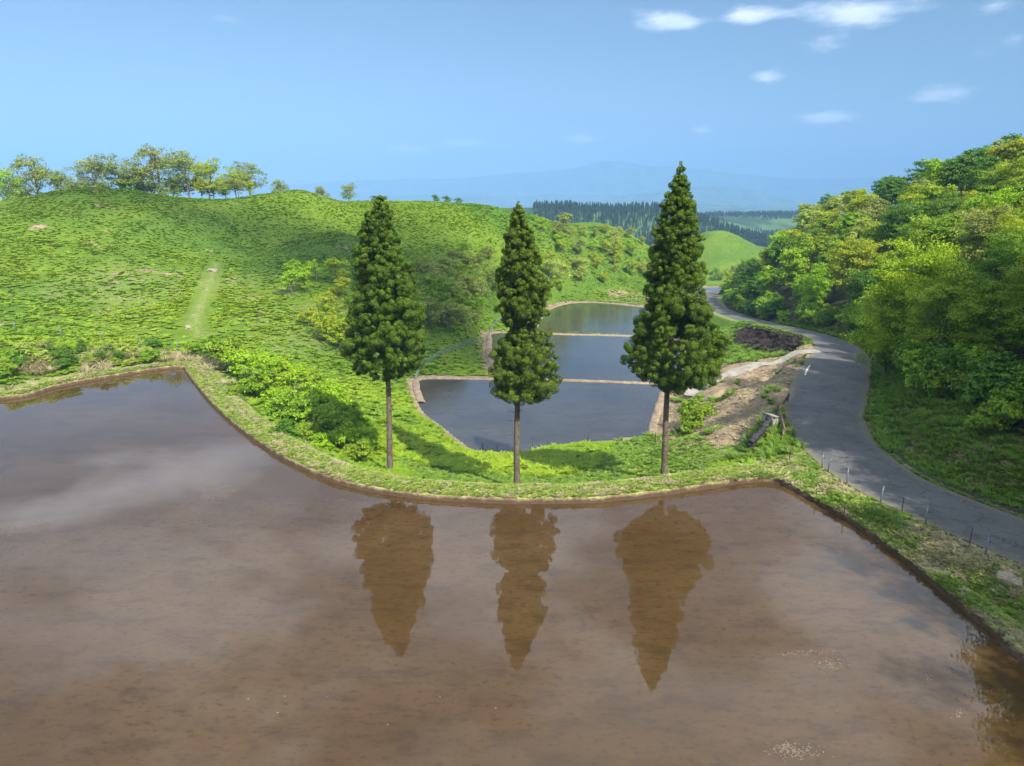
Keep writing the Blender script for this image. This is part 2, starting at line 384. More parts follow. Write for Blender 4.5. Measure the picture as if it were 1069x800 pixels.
def H(x, y):
    x = np.asarray(x, float); y = np.asarray(y, float)
    d = np.hypot(x - 20, (y - 150) * .72)
    nearm = d < 300
    zf = far_h(x, y); z = zf.copy()
    if nearm.any():
        xn, yn = x[nearm], y[nearm]
        zn = np.clip(rbf(xn, yn), -30, 40)
        rough = sst(.0, 6., np.abs(sdf(main_poly, xn, yn))) * sst(45, 80, yn)
        zn = zn + (fbm(xn / 14, yn / 14, 4) - .5) * np.interp(yn, [90, 150], [2.0, 1.0]) * rough * np.where(xn < -5, 1, .5) + (fbm(xn / 2.2, yn / 2.2, 3) - .5) * .5 * rough
        w = sst(210, 290, d[nearm]); zn = zn * (1 - w) + zf[nearm] * w
        rough2 = ((xn > 11) & (xn < 32) & (yn > 48) & (yn < 84)) * sst(0, 4, sdf(P1, xn, yn)) * sst(0, 5, sdf(main_poly, xn, yn))
        zn = zn + (fbm((xn * .8 + yn * .6) / 9 + 4, (yn * .8 - xn * .6) / 1.9, 4) - .5) * 1.5 * rough2
        dl, _ = pdist(np.array([(15.7, 64, 0), (19.2, 69, 0), (24.4, 74.3, 0), (28, 75.9, 0), (30.7, 77, 0)]), xn, yn)
        zn = zn - .9 * np.exp(-(dl / .75) ** 2)
        # ponds
        for pl, lv, wd in ((main_poly, 0, 1.), (P1, -6, 1.), (P2, -7.2, 1.), (P3, -8.4, 1.6), (P4, -12, 2.)):
            s = sdf(pl, xn, yn)
            k = sst(1.2 * wd, 4.5 * wd, s)
            zn = np.where(s < 4.5 * wd, (lv + .08) * (1 - k) + zn * k, zn)
            zn = np.where(s < 1.0 * wd, lv + .08 - .6 * (1 - sst(.0, 1.0 * wd, s)), zn)
        s = sdf(DRY, xn, yn); k = sst(0, 3, s); zn = np.where(s < 3, -8.7 * (1 - k) + zn * k, zn)
        # road bed
        dr, ex = pdist(ROAD, xn, yn); hw = ex[:, 1] / 2
        k = sst(1.0, 3.4, dr - hw)
        zn = np.where(dr - hw < 3.4, (ex[:, 0] - .07) * (1 - k) + zn * k, zn)
        z[nearm] = zn
    # grassy knoll beyond the last pond
    kn = WY(752, 243, 400)
    z = np.maximum(z, kn[2] - 44 + (fbm(x / 22, y / 22, 4) - .5) * 5 + 44 * np.exp(-(((x - kn[0]) / np.where(x < kn[0], 62, 46)) ** 2 + ((y - kn[1]) / 62) ** 2)))
    return z

def axis(lo, hi, a, b, step, g):
    mid = list(np.arange(a, b, step)); up = [b]; s = step
    while up[-1] < hi: s = min(s * g, 260); up.append(up[-1] + s)
    dn = [a]; s = step
    while dn[-1] > lo: s = min(s * g, 260); dn.append(dn[-1] - s)
    return np.array(dn[:0:-1] + mid + up)
GX = axis(-13500, 13500, -48, 48, .42, 1.035)
GY = axis(-150, 15800, 22, 98, .42, 1.018)
XX, YY = np.meshgrid(GX, GY)
ZZ = H(XX.ravel(), YY.ravel()).reshape(XX.shape)
def hz(x, y):
    x = np.atleast_1d(np.asarray(x, float)); y = np.atleast_1d(np.asarray(y, float))
    i = np.clip(np.searchsorted(GX, x) - 1, 0, len(GX) - 2); j = np.clip(np.searchsorted(GY, y) - 1, 0, len(GY) - 2)
    u = (x - GX[i]) / (GX[i + 1] - GX[i]); v = (y - GY[j]) / (GY[j + 1] - GY[j])
    return (ZZ[j, i] * (1 - u) + ZZ[j, i + 1] * u) * (1 - v) + (ZZ[j + 1, i] * (1 - u) + ZZ[j + 1, i + 1] * u) * v
def on_ground(px, py, y0=25, y1=420):
    """where the sight line through a photo pixel meets the ground"""
    d = dirp(px, py); Y = np.linspace(y0, y1, 1500); s = Y / d[1]
    z = CAMZ + d[2] * s; g_ = hz(d[0] * s, Y); h = np.where(z <= g_)[0]
    k = h[0] if len(h) else len(Y) - 1
    return np.array([d[0] * s[k], Y[k], g_[k]])

# cover attributes
def poly_px(pts, z=None, Y=None):
    return np.array([on_ground(*p)[:2] for p in pts])
path_poly = poly_px([(220, 272), (233, 275), (227, 296), (217, 322), (214, 352), (200, 354), (190, 338), (200, 318), (212, 292)])
track_poly = poly_px([(872, 362), (890, 372), (862, 388), (842, 398), (826, 412), (812, 425), (796, 440), (783, 455), (770, 478), (742, 486), (712, 478), (690, 470), (678, 455), (690, 420), (700, 396), (740, 384), (800, 374)])
burn_poly = poly_px([(775, 345), (800, 348), (838, 357), (828, 366), (800, 366), (772, 360)])
X_, Y_ = XX.ravel(), YY.ravel()
cov = np.zeros((X_.size, 4), np.float32); cov[:, 3] = 1
nr = (np.abs(X_ - 10) < 200) & (Y_ < 320)
xn, yn = X_[nr], Y_[nr]
c_ = np.zeros((nr.sum(), 3))
c_[:, 1] = np.maximum(c_[:, 1], (.62 * (1 - sst(-3.5, 3.0, sdf(path_poly, xn, yn)))))
c_[:, 0] = np.maximum(c_[:, 0], 1 - sst(-1.5, 1.0, sdf(track_poly, xn, yn)))
c_[:, 2] = np.maximum(c_[:, 2], 1 - sst(-.8, .8, sdf(burn_poly, xn, yn)))
for pl, w in ((P1, 1.8), (P2, 2.2), (P3, 2.5), (P4, 3)):
    c_[:, 0] = np.maximum(c_[:, 0], (1 - sst(w * .7, w * 1.3, sdf(pl, xn, yn))))
c_[:, 0] = np.maximum(c_[:, 0], .9 * (1 - sst(0, 3, sdf(DRY, xn, yn))))
c_[:, 2] = np.maximum(c_[:, 2], .8 * (1 - sst(.3, 1.0, pdist(np.array([(15.7, 64, 0), (19.2, 69, 0), (24.4, 74.3, 0), (28, 75.9, 0), (30.7, 77, 0)]), xn, yn)[0])))
dpn = sst(.56, .66, fbm(xn / 13 + 2, yn / 13 + 7, 4)) * (xn < -12) * (yn > 66) * (1 - sst(110, 150, yn)); c_[:, 1] = np.maximum(c_[:, 1], .36 * dpn)
c_[:, 0] = np.maximum(c_[:, 0], .7 * sst(.74, .78, fbm(xn / 5 + 9, yn / 3.5, 4)) * (xn < -20) * (yn > 66) * (yn < 150))
dr, ex = pdist(ROAD, xn, yn)
c_[:, 1] = np.maximum(c_[:, 1], .52 * (1 - sst(2.8, 5.5, dr - 0)) )
sm = sdf(main_poly, xn, yn)
c_[:, 1] = np.maximum(c_[:, 1], .75 * (1 - sst(1.6, 2.6, sm)))
c_[:, 1] = np.maximum(c_[:, 1], .45 * (1 - sst(4, 9, sm)) * (xn > 8) * (yn < 47))
def edge_x(y): return np.interp(y, [-20, 20, 35, 43, 50, 60, 70, 80, 90, 100, 130, 150, 170, 195, 215, 260], [34, 32.2, 30.8, 30.2, 31, 34.2, 38.5, 43, 46.8, 48.8, 49.6, 50.6, 53, 59.5, 66, 82])
fr = sst(-3.5, 1.0, xn - edge_x(yn))
c_[:, 2] = np.maximum(c_[:, 2], np.where(xn > 28, .8 * sst(0, 3, xn - 27.5) * (yn < 60), 0)); c_[:, 2] = np.maximum(c_[:, 2], fr * .85)
c_[:, 1] = np.maximum(c_[:, 1], .55 * (1 - sst(2, 6, sm)) * (xn < -28))
cov[nr, :3] = c_
dfar = np.hypot(X_ - 20, (Y_ - 150) * .72)
knd = np.hypot((X_ - WY(752, 243, 400)[0]) / 62, (Y_ - 400) / 85)
far = (sst(215, 270, dfar) * sst(1., 1.3, knd)).astype(np.float32)
nx, ny = len(GX), len(GY)
ii, jj = np.meshgrid(np.arange(nx - 1), np.arange(ny - 1)); q = (jj * nx + ii).ravel()
ground = link('ground', np_mesh('ground', np.stack([X_, Y_, ZZ.ravel()], 1), np.stack([q, q + 1, q + nx + 1, q + nx], 1), M_ground, True, {'cov': cov, 'far': far}),
              kind='structure', label='green hills and valley floor')

# ------------------------------------------------------------------ water
import bmesh
def flat_poly(name, pts, z, mat, label):
    bm = bmesh.new(); vs = [bm.verts.new((p[0], p[1], z)) for p in pts]
    f = bm.faces.new(vs); f.normal_update()
    if f.normal.z < 0: f.normal_flip()
    bmesh.ops.triangulate(bm, faces=[f]); me = bpy.data.meshes.new(name); bm.to_mesh(me); bm.free()
    me.materials.append(mat); return link(name, me, kind='structure', label=label)
def grow(P, d):
    T = np.gradient(P[:, :2], axis=0); T /= np.linalg.norm(T, axis=1)[:, None] + 1e-9
    Q = P.copy(); Q[:, :2] += np.stack([T[:, 1], -T[:, 0]], 1) * sgn(P) * d; return Q
def sgn(P):
    x, y = P[:, 0], P[:, 1]; return -1 if np.sum(x * np.roll(y, -1) - np.roll(x, -1) * y) < 0 else 1
def dedup(P):
    P = np.asarray(P); k = [0]
    for i in range(1, len(P)):
        if np.hypot(*(P[i, :2] - P[k[-1], :2])) > .05 and (np.hypot(*(P[i, :2] - P[0, :2])) > .05): k.append(i)
    return P[k]
flat_poly('water', dedup(main_poly), 0., M_water, 'brown water of the large flooded paddy')
flat_poly('water', dedup(grow(P1, 1.0)), -6., M_water2, 'water of the nearest lower paddy')
flat_poly('water', dedup(grow(P2, 1.0)), -7.2, M_water2, 'water of the second lower paddy')
flat_poly('water', dedup(grow(P3, 1.4)), -8.4, M_water2, 'water of the third lower paddy')
flat_poly('water', dedup(grow(P4, 1.8)), -12., M_water2, 'water of the farthest small paddy')

def ribbon(name, line, prof, mat, out_sign, lv=None, jit=.04, kv=None, closed=False, **kw):
    L = np.asarray(line)[:, :3].copy(); T = np.gradient(L[:, :2], axis=0)
    if closed: T[0] = T[-1] = L[1, :2] - L[-2, :2]
    # smooth the frame
    for _ in range(3): T[1:-1] = (T[:-2] + 2 * T[1:-1] + T[2:]) / 4
    T /= np.linalg.norm(T, axis=1)[:, None] + 1e-9
    N = np.stack([T[:, 1], -T[:, 0]], 1) * out_sign
    v = []; at = []
    for k, (o, dz) in enumerate(prof):
        j = (fbm(L[:, 0] * 1.3 + k * 7, L[:, 1] * 1.3, 3) - .5) * jit * 4
        j2 = (fbm(L[:, 0] * 1.1 - k * 5, L[:, 1] * 1.1 + 30, 3) - .5) * jit * 3
        v.append(np.stack([L[:, 0] + N[:, 0] * (o + j), L[:, 1] + N[:, 1] * (o + j), L[:, 2] + dz + (j2 if k > 0 else 0)], 1))
        at.append(np.full(len(L), (kv[k] if kv else k / (len(prof) - 1))))
    m = len(L); V = np.concatenate(v); fs = []
    idx = np.arange(m - 1)
    for k in range(len(prof) - 1):
        f = np.stack([k * m + idx, k * m + idx + 1, (k + 1) * m + idx + 1, (k + 1) * m + idx], 1)
        fs.append(f if out_sign < 0 else f[:, ::-1])
    return link(name, np_mesh(name, V, np.concatenate(fs), mat, True, {'prof': np.concatenate(at)}), **kw), L, N
bund_prof = [(-.25, -.3), (-.04, -.02), (.03, .14), (.09, .28), (.5, .36), (1.1, .38), (1.85, .34), (2.25, .12), (2.6, -.25), (3.2, -1.1)]
bund_kv = [0, .05, .12, .24, .40, .6, .7, .8, .9, 1]
cut = np.argmax(main_line[:, 1] < 34) if False else None
# main line runs left -> round -> right: split where the verge of the road begins
fine_line = crom(main_edge, .22)
kk = [i for i, q_ in enumerate(fine_line) if q_[0] > 13.4][0]
bund, bL, bN = ribbon('bund', fine_line[:kk + 12], bund_prof, M_bund, -1, kind='structure', jit=.025, kv=bund_kv, label='low grassy earth bund round the large paddy')
verge_prof = [(-.25, -.3), (-.03, -.02), (.04, .14), (.1, .26), (.45, .31), (.9, .3), (1.3, .2)]
ribbon('bank', fine_line[kk:], verge_prof, M_bund, -1, kind='structure', kv=[0, .05, .12, .2, .42, .7, 1], label='dark muddy water edge under the roadside grass')
dprof = [(-.4, -.4), (-.05, -.03), (.08, .08), (.18, .12), (.68, .15), (.85, .08), (1.05, -.3), (1.4, -1.4)]
def sgn(P):
    x, y = P[:, 0], P[:, 1]; return -1 if np.sum(x * np.roll(y, -1) - np.roll(x, -1) * y) < 0 else 1
for P_, lab in ((P1, 'dried mud dyke round the nearest lower paddy'), (P2, 'dried mud dyke round the second lower paddy'), (P3, 'mud dyke round the third lower paddy'), (P4, 'mud dyke round the farthest paddy')):
    if P_ is P1: P_ = np.concatenate([P1[k_:] for k_ in [np.where((P1[:, 1] < 68) & (P1[:, 0] > 10))[0][0]]] + [P1[1:np.where(P1[:, 1] < 78)[0][0]]])
    ribbon('dyke', P_, [(o * (1 if lab.startswith('dried mud dyke round the nearest') else 1.2), z_) for o, z_ in dprof], M_dyke, sgn(P_), jit=.05, closed=len(P_) > 3 and np.hypot(*(P_[0, :2] - P_[-1, :2])) < .1, kind='structure', label=lab)

# ------------------------------------------------------------------ road
def strip(name, L, lo, hi, dz, mat, nacross=6, edge_j=.12, **kw):
    P = np.asarray(L); T = np.gradient(P[:, :2], axis=0); T /= np.linalg.norm(T, axis=1)[:, None]
    N = np.stack([T[:, 1], -T[:, 0]], 1); v = []; e = []
    for k in range(nacross + 1):
        u = k / nacross; o = lo * (1 - u) + hi * u
        if k in (0, nacross): o = o + (fbm(P[:, 0] * .9 + k, P[:, 1] * .9, 4) - .5) * edge_j * 4
        v.append(np.stack([P[:, 0] + N[:, 0] * o, P[:, 1] + N[:, 1] * o, P[:, 2] + dz + .03 * (1 - (2 * u - 1) ** 2)], 1)); e.append(np.full(len(P), 1 - abs(2 * u - 1)))
    m = len(P); idx = np.arange(m - 1); fs = [np.stack([k * m + idx, k * m + idx + 1, (k + 1) * m + idx + 1, (k + 1) * m + idx], 1)[:, ::-1] for k in range(nacross)]
    return link(name, np_mesh(name, np.concatenate(v), np.concatenate(fs), mat, True, {'edge': np.concatenate(e)}), **kw)
strip('road', ROAD, -ROAD[:, 3] / 2, ROAD[:, 3] / 2, 0, M_asph, 10, .06, kind='structure', label='narrow grey asphalt road curving past the paddies')
# concrete gutter kerb on the hill side
near_r = ROAD[(ROAD[:, 1] > 8) & (ROAD[:, 1] < 84)]
T = np.gradient(near_r[:, :2], axis=0); T /= np.linalg.norm(T, axis=1)[:, None]; N = np.stack([T[:, 1], -T[:, 0]], 1)
w_ = near_r[:, 3] / 2; v = []
for o, dz in ((.06, -.02), (.1, -.3), (.42, -.3), (.42, .13), (.58, .13), (.58, -.4)):
    v.append(np.stack([near_r[:, 0] + N[:, 0] * (w_ + o), near_r[:, 1] + N[:, 1] * (w_ + o), near_r[:, 2] + dz], 1))
m = len(near_r); idx = np.arange(m - 1)
link('road_gutter', np_mesh('road_gutter', np.concatenate(v), np.concatenate([np.stack([k * m + idx, k * m + idx + 1, (k + 1) * m + idx + 1, (k + 1) * m + idx], 1)[:, ::-1] for k in range(5)]), M_kerb), kind='structure', label='concrete gutter and kerb along the hill side of the road')
# gravel farm track
TR = crom([(37.2, 84, -1.15), (32, 83, -1.9), (27, 81.3, -3), (22.4, 79, -4.1), (20.2, 77, -4.6)], .6)
TR[:, 2] = hz(TR[:, 0], TR[:, 1]) + .1
strip('farm_track', TR, -1.0, 1.0, .02, M_gravel, 4, .2, kind='structure', label='pale gravel farm track leading down from the road to the paddies')
# worn white paint mark at the road edge
mk = crom([(29.6, 69.6, 0), (30.9, 72.3, 0), (32.3, 75., 0)], .4)
_, exm = pdist(ROAD, mk[:, 0], mk[:, 1]); mk[:, 2] = exm[:, 0]
M_paint = plain_mat('worn_white_paint', (.55, .54, .5), (.72, .71, .68), 5, .8, .1)
strip('road_marking', mk, -.09, .09, .012, M_paint, 2, .02, kind='structure', label='short worn white line at the road edge')

# ------------------------------------------------------------------ leaves
def leaf_cloud(cen, nrm, size, aspect=.62, jit=.8, r=rng, taper=True):
    n_ = len(cen); nn = nrm + r.normal(0, jit, (n_, 3)); nn /= np.linalg.norm(nn, axis=1)[:, None] + 1e-9
    a = r.normal(0, 1, (n_, 3)); u = np.cross(nn, a); u /= np.linalg.norm(u, axis=1)[:, None] + 1e-9; w = np.cross(nn, u)
    s = (size * r.uniform(.65, 1.35, n_))[:, None]
    k = (s * aspect)
    v = np.stack([cen - u * s * .5, cen + w * k * .5 + u * s * .05, cen + u * s * .5 + nn * s * .12, cen - w * k * .5 + u * s * .05], 1).reshape(-1, 3)
    f = np.arange(n_ * 4).reshape(-1, 4); return v, f
def unit(n_, r): a = r.normal(0, 1, (n_, 3)); return a / np.linalg.norm(a, axis=1)[:, None]

# ------------------------------------------------------------------ the three cedars
def cedar(base, toppx, prof, seed, label, lean_top):
    """prof: (py, left px extent, right px extent) read off the photo at the tree's own distance"""
    r = np.random.default_rng(seed); Y = base[1]
    top = WY(toppx[0], toppx[1], Y); ht = top[2] - base[2]
    root = empty('cedar_tree', base, label, 'tree', 'three cedars on the bund')
    ax = lambda z: np.array([(top[0] - base[0]) * (z / ht), 0, 0])
    mb = MB(); zz = np.linspace(-.5, ht * .985, 26)
    rad = .015 + .20 * (1 - np.clip(zz / ht, 0, 1)) ** .7 + .06 * np.exp(-np.clip(zz, 0, 9) / .4)
    pts = np.array([[(top[0] - base[0]) * z / ht + .05 * math.sin(z * .5 + seed), .05 * math.sin(z * .37), z] for z in zz])
    mb.tube(pts, rad, 14)
    zl = []; ll = []; rl = []
    for py, xl, xr in prof:
        a = WY(xl, py, Y); b = WY(xr, py, Y); z = a[2] - base[2]; c0 = base[0] + ax(z)[0]
        zl.append(z); ll.append(c0 - a[0]); rl.append(b[0] - c0)
    o_ = np.argsort(zl); zl = np.array(zl)[o_]; ll = np.array(ll)[o_]; rl = np.array(rl)[o_]
    def Rr(z, th):
        L = np.interp(z, zl, ll); Rg = np.interp(z, zl, rl); t = .5 + .5 * math.cos(th)
        t = np.clip((t - .5) * 1.25 + .5, 0, 1)
        return L * (1 - t) + Rg * t
    cen = []; nor = []; zmin, zmax = zl[0], zl[-1]
    # clumps over the surface
    cl = []; z = zmin
    while z < zmax:
        rm = max(.25, Rr(z, 1.57)); cr = .24 + .40 * min(1, rm / 2.6)
        k = max(4, int(2 * math.pi * rm / (cr * 1.55)))
        for j in range(k):
            th = (j + r.uniform(-.35, .35)) / k * 2 * math.pi
            if r.random() < .10: continue
            zz_ = z + r.uniform(-.45, .45) * cr; q_ = cr * r.uniform(.6, 1.25)
            rr = max(.05, Rr(zz_, th) - q_ * .80) * r.uniform(.74, 1.12)
            cl.append((ax(zz_)[0] + rr * math.cos(th), rr * math.sin(th), zz_, q_, th))
        z += cr * 1.12
    # inner mass
    for _ in range(len(cl) // 2):
        z = r.uniform(zmin + .5, zmax - .4); th = r.uniform(0, 6.28); rr = Rr(z, th) * r.uniform(.15, .62)
        cl.append((ax(z)[0] + rr * math.cos(th), rr * math.sin(th), z, .55 * min(1, .3 + Rr(z, th) / 3), th))
    C_, N_, S_, T_ = [], [], [], []
    for (x, y, z, q_, th) in cl:
        nl = int(2500 * q_ ** 2 / .25 * .5) + 80; tn = r.normal(0, .10)
        ns = max(4, int(9 * q_ / .5)); su = unit(ns, r); su[:, 2] = su[:, 2] * .8 + .15; sc_ = su * q_ * .62; qr = q_ * r.uniform(.30, .46, ns)
        w = r.integers(0, ns, nl); d = unit(nl, r) + su[w] * .35; d /= np.linalg.norm(d, axis=1)[:, None]
        p = sc_[w] + d * (qr[w] * r.uniform(.55, 1.05, nl) ** .4)[:, None]
        C_.append(p + np.array([x, y, z])); N_.append(d); S_.append(np.full(nl, .078))
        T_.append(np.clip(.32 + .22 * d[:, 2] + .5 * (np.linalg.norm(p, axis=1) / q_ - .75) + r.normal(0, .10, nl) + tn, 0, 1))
    # thin leader with short twigs
    for z in np.arange(zmax - .4, ht, .07):
        rr = max(.08, .45 * (ht - z) / max(.5, ht - zmax + .4)); k = 7
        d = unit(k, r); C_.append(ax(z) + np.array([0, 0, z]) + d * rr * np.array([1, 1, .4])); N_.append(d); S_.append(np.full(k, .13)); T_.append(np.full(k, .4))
    Cn = np.concatenate(C_); v, f = leaf_cloud(Cn, np.concatenate(N_), np.concatenate(S_), .5, .38, r)
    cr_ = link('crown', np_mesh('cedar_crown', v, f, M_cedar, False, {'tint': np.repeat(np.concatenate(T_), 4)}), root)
    # limbs in the crown base
    for _ in range(34):
        z = r.uniform(zmin - .2, zmax * .9); th = r.uniform(0, 6.28); L_ = Rr(max(z, zmin), th) * .8
        a = np.interp(z, zz, rad)
        st = np.array([np.interp(z, zz, pts[:, 0]), 0, z])
        e = st + np.array([math.cos(th) * L_, math.sin(th) * L_, L_ * .12])
        mb.tube([st, (st + e) / 2 + np.array([0, 0, -.12]), e], [a * .35 + .02, .035, .012], 5, False)
    # dead stubs on the bare bole
    for _ in range(9):
        z = r.uniform(zmin * .45, zmin); th = r.uniform(0, 6.28); st = np.array([np.interp(z, zz, pts[:, 0]), 0, z])
        mb.tube([st, st + np.array([math.cos(th), math.sin(th), .1]) * r.uniform(.35, .6)], [.03, .012], 5, False)
    link('trunk', mb.mesh('cedar_trunk', M_bark, True), root)
    return root
def basept(px, Y): return WY(px, 500, Y)[0]
b1 = WY(408, 495, 46.7); b2 = WY(540, 512, 44.3); b3 = WY(692, 503, 45.0)
for b in (b1, b2, b3): b[2] = min(b[2], hz(b[0], b[1])[0]) - .05
cedar(b1, (397, 206), [(394, 388, 398), (388, 368, 428), (380, 359, 440), (368, 356, 448), (350, 357, 451), (330, 361, 446), (312, 361, 441), (296, 366, 436), (280, 366, 430), (264, 371, 424), (250, 374, 418), (238, 377, 413), (226, 380, 411), (216, 386, 407), (208, 393, 401)], 11,
      'cedar with the full rounded cone crown rising from the bund beside the bushy slope', None)
cedar(b2, (541, 210), [(413, 518, 570), (405, 510, 583), (392, 508, 586), (376, 511, 583), (362, 517, 581), (351, 529, 574), (343, 532, 563), (332, 520, 573), (318, 515, 577), (302, 516, 575), (286, 518, 571), (272, 521, 568), (258, 522, 564), (246, 525, 560), (234, 530, 554), (224, 534, 548), (216, 537, 545)], 22,
      'cedar with the narrow pinched-waist crown standing between two fuller cedars', None)
cedar(b3, (711, 168), [(404, 690, 724), (396, 672, 741), (385, 656, 755), (372, 651, 760), (356, 653, 760), (340, 661, 752), (322, 668, 744), (304, 674, 739), (286, 675, 737), (268, 677, 735), (250, 681, 735), (232, 684, 731), (216, 689, 726), (200, 696, 722), (188, 702, 720), (178, 707, 715)], 33,
      'tallest cedar with a thin spiky tip, the one nearest the road', None)

# ------------------------------------------------------------------ broadleaf trees and bushes
def broadleaf(seed, Ht, Rc, base_f, nlobe, nclump, nleaf, ls, sparse=0., tone=.5, limbs=7, flat=.8, stem_r=.16):
    r = np.random.default_rng(seed); mb = MB()
    lobes = []
    zc = Ht * (base_f + 1) / 2; hh = Ht * (1 - base_f) / 2
    for i in range(nlobe):
        d = unit(1, r)[0]; k = r.uniform(.35, .72)
        q_ = Rc * r.uniform(.34, .52)
        lobes.append((d[0] * Rc * k, d[1] * Rc * k, zc + d[2] * hh * k * 1.1, q_))
    tilt = r.normal(0, .03, 2)
    zz = np.linspace(-.6, Ht * .78, 10); pts = np.array([[tilt[0] * z + .12 * math.sin(z + seed), tilt[1] * z, z] for z in zz])
    mb.tube(pts, stem_r * (1.15 - np.clip(zz / Ht, 0, 1)) + .01, 7)
    for i in range(min(limbs + 3, nlobe)):
        x, y, z, q_ = lobes[i]; z0 = max(Ht * base_f * .7, z * .55); s = np.array([tilt[0] * z0, tilt[1] * z0, z0]); e = np.array([x, y, z])
        mid = (s + e) / 2 + np.array([x * .12, y * .12, -.1 * q_])
        mb.tube([s, mid, e], [stem_r * .5, stem_r * .33, .02], 5, False)
        for _ in range(3):
            e2 = e + unit(1, r)[0] * q_ * .85; mb.tube([mid * .4 + e * .6, e2], [.035, .01], 4, False)
    C_, N_, T_ = [], [], []
    for (x, y, z, q_) in lobes:
        for _ in range(nclump):
            d = unit(1, r)[0]
            if d[2] < -.35 and r.random() < .7: d[2] = -d[2]
            c = np.array([x, y, z]) + d * q_ * r.uniform(.45, 1.05) * np.array([1, 1, flat])
            if r.random() < sparse: continue
            k = int(nleaf * r.uniform(.6, 1.4)); cr = q_ * r.uniform(.22, .42)
            p = r.normal(0, .5, (k, 3)) * cr * np.array([1.15, 1.15, .55])
            C_.append(c + p); N_.append(d * .5 + p / (cr + .01) * .3 + np.array([0, 0, .55]) * np.ones((k, 1)))
            T_.append(np.clip(tone + r.normal(0, .16) + r.normal(0, .13, k), 0, 1))
    Cn = np.concatenate(C_); v, f = leaf_cloud(Cn, np.concatenate(N_), np.full(len(Cn), ls), .62, .55, r)
    return mb.mesh('trunk', M_barkg, True), np_mesh('crown', v, f, M_leaf, False, {'tint': np.repeat(np.concatenate(T_), 4)})
def put_tree(name, var, loc, rz, sc, col, label, cat='tree', group=None, parts=('trunk', 'crown'), sz=None, sink=.1):
    root = empty(name, (loc[0], loc[1], loc[2] - sink), label, cat, group, rz, sc)
    if sz: root.scale = (sc, sc, sz)
    a = link(parts[0], var[0], root); b = link(parts[1], var[1], root); b.color = tuple(col) + (1,)
    return root
V_near = [broadleaf(100 + i, 12, 3.9, .10, 24, 20, 96, .165, 0, .5, 10, 1.05) for i in range(5)]
V_mid = [broadleaf(120 + i, 11.5, 3.7, .12, 20, 15, 62, .24, 0, .5, 6, 1.1) for i in range(5)]
V_far = [broadleaf(140 + i, 11, 3.6, .14, 16, 12, 44, .34, 0, .5, 4, 1.1) for i in range(4)]
V_sky = [broadleaf(160 + i, 9.5, 4.3, .14, 18, 13, 24, .28, .03, .5, 10, .8, .17) for i in range(5)]
V_bush = [broadleaf(180 + i, 2.6, 1.7, .0, 9, 14, 26, .20, 0, .5, 4, .85, .05) for i in range(4)]
V_shrub = [broadleaf(190 + i, 4.6, 2.5, .12, 9, 12, 24, .26, .15, .55, 5, .9, .08) for i in range(4)]

YG = (1.95, 1.55, .8); BG = (1.35, 1.4, .95); DG = (.68, .9, .85); OL = (1.55, 1.22, 3.0); PL = (2.2, 1.7, 3.4); LM = (1.75, 1.75, .75)
cn = {YG: 'yellow-green', BG: 'fresh green', DG: 'dark green', OL: 'olive green', PL: 'pale straw-green', LM: 'bright lime-green'}
r = np.random.default_rng(5); placed = []
cand = []
for _ in range(9000):
    y = r.uniform(-14, 262); x = edge_x(y) + r.uniform(2.6, 64)
    cand.append((x, y, x - edge_x(y)))
cand.sort(key=lambda t: (t[2] > 6, t[2] > 16, r.random()))
for x, y, e in cand:
    sp_ = 4.25 + .011 * y + (1.0 if e > 25 else 0)
    if y > 205 and e > 40: continue
    if e > 34 and y < 100: 
        if x / y > 1.15: continue
    if y < 40 and e > (10 if y < 25 else 26): continue
    if all((x - a) ** 2 + (y - b) ** 2 > sp_ ** 2 for a, b, *_ in placed): placed.append((x, y, e))
placed = placed[:295]
for (x, y, e) in placed:
    u = r.random(); px_ = CX + F * x / (y * cp + (CAMZ) * sp)
    wt = [YG, BG, LM, OL, DG, PL]; pr = np.array([.34, .18, .22, .12, .09, .05])
    if e < 7: pr = np.array([.14, .30, .20, .08, .27, .01])
    if e > 32: pr = np.array([.10, .16, .05, .14, .5, .05])
    c = wt[r.choice(6, p=pr / pr.sum())]
    z = hz(x, y)[0]
    if y < 75: var = V_near[r.integers(5)]; band = 'beside the near road bend'
    elif y < 125: var = V_mid[r.integers(5)]; band = 'behind the road bend'
    else: var = V_far[r.integers(4)]; band = 'above the far road'
    row = 'at the foot of the wooded hill' if e < 7 else ('low on the wooded hill' if e < 18 else ('high on the wooded hill' if e < 34 else 'on the crest of the wooded hill'))
    sc = r.uniform(.82, 1.15) * (.82 if e < 5 else 1)
    if y < 62: sc *= 1.28 if y < 42 else 1.12
    szz = None
    if 42 < y < 76 and e < 8: sc *= .82
    if y < 90 and e > 10: sc *= .84
    if y < 52 and x > .722 * (.969 * y + 2) + 4.5: sc = r.uniform(1.1, 1.3); szz = sc * r.uniform(1.05, 1.2)
    put_tree('broadleaf_tree', var, (x, y, z), r.uniform(0, 6.28), sc, c, f'{cn[c]} tree {row} {band}', 'tree', 'leafy trees of the wooded hill', sz=szz, sink=.4 + 1.2 * (e < 6))
for i_, (x, y, h_) in enumerate([(34.5, -2, 26.5), (35.2, 6, 25), (35.5, 14, 23), (36, 22, 19), (35.5, 30, 21), (36.5, 38, 22), (40.5, 46, 20)]):
    put_tree('broadleaf_tree', V_near[i_ % 5], (x, y, hz(x, y)[0]), i_ * 1.7, h_ / 12 * .85, (BG, YG, LM)[i_ % 3], f'{cn[(BG, YG, LM)[i_ % 3]]} tall tree mirrored in the lower right corner of the big paddy', 'tree', 'leafy trees of the wooded hill', sz=h_ / 12, sink=.5)
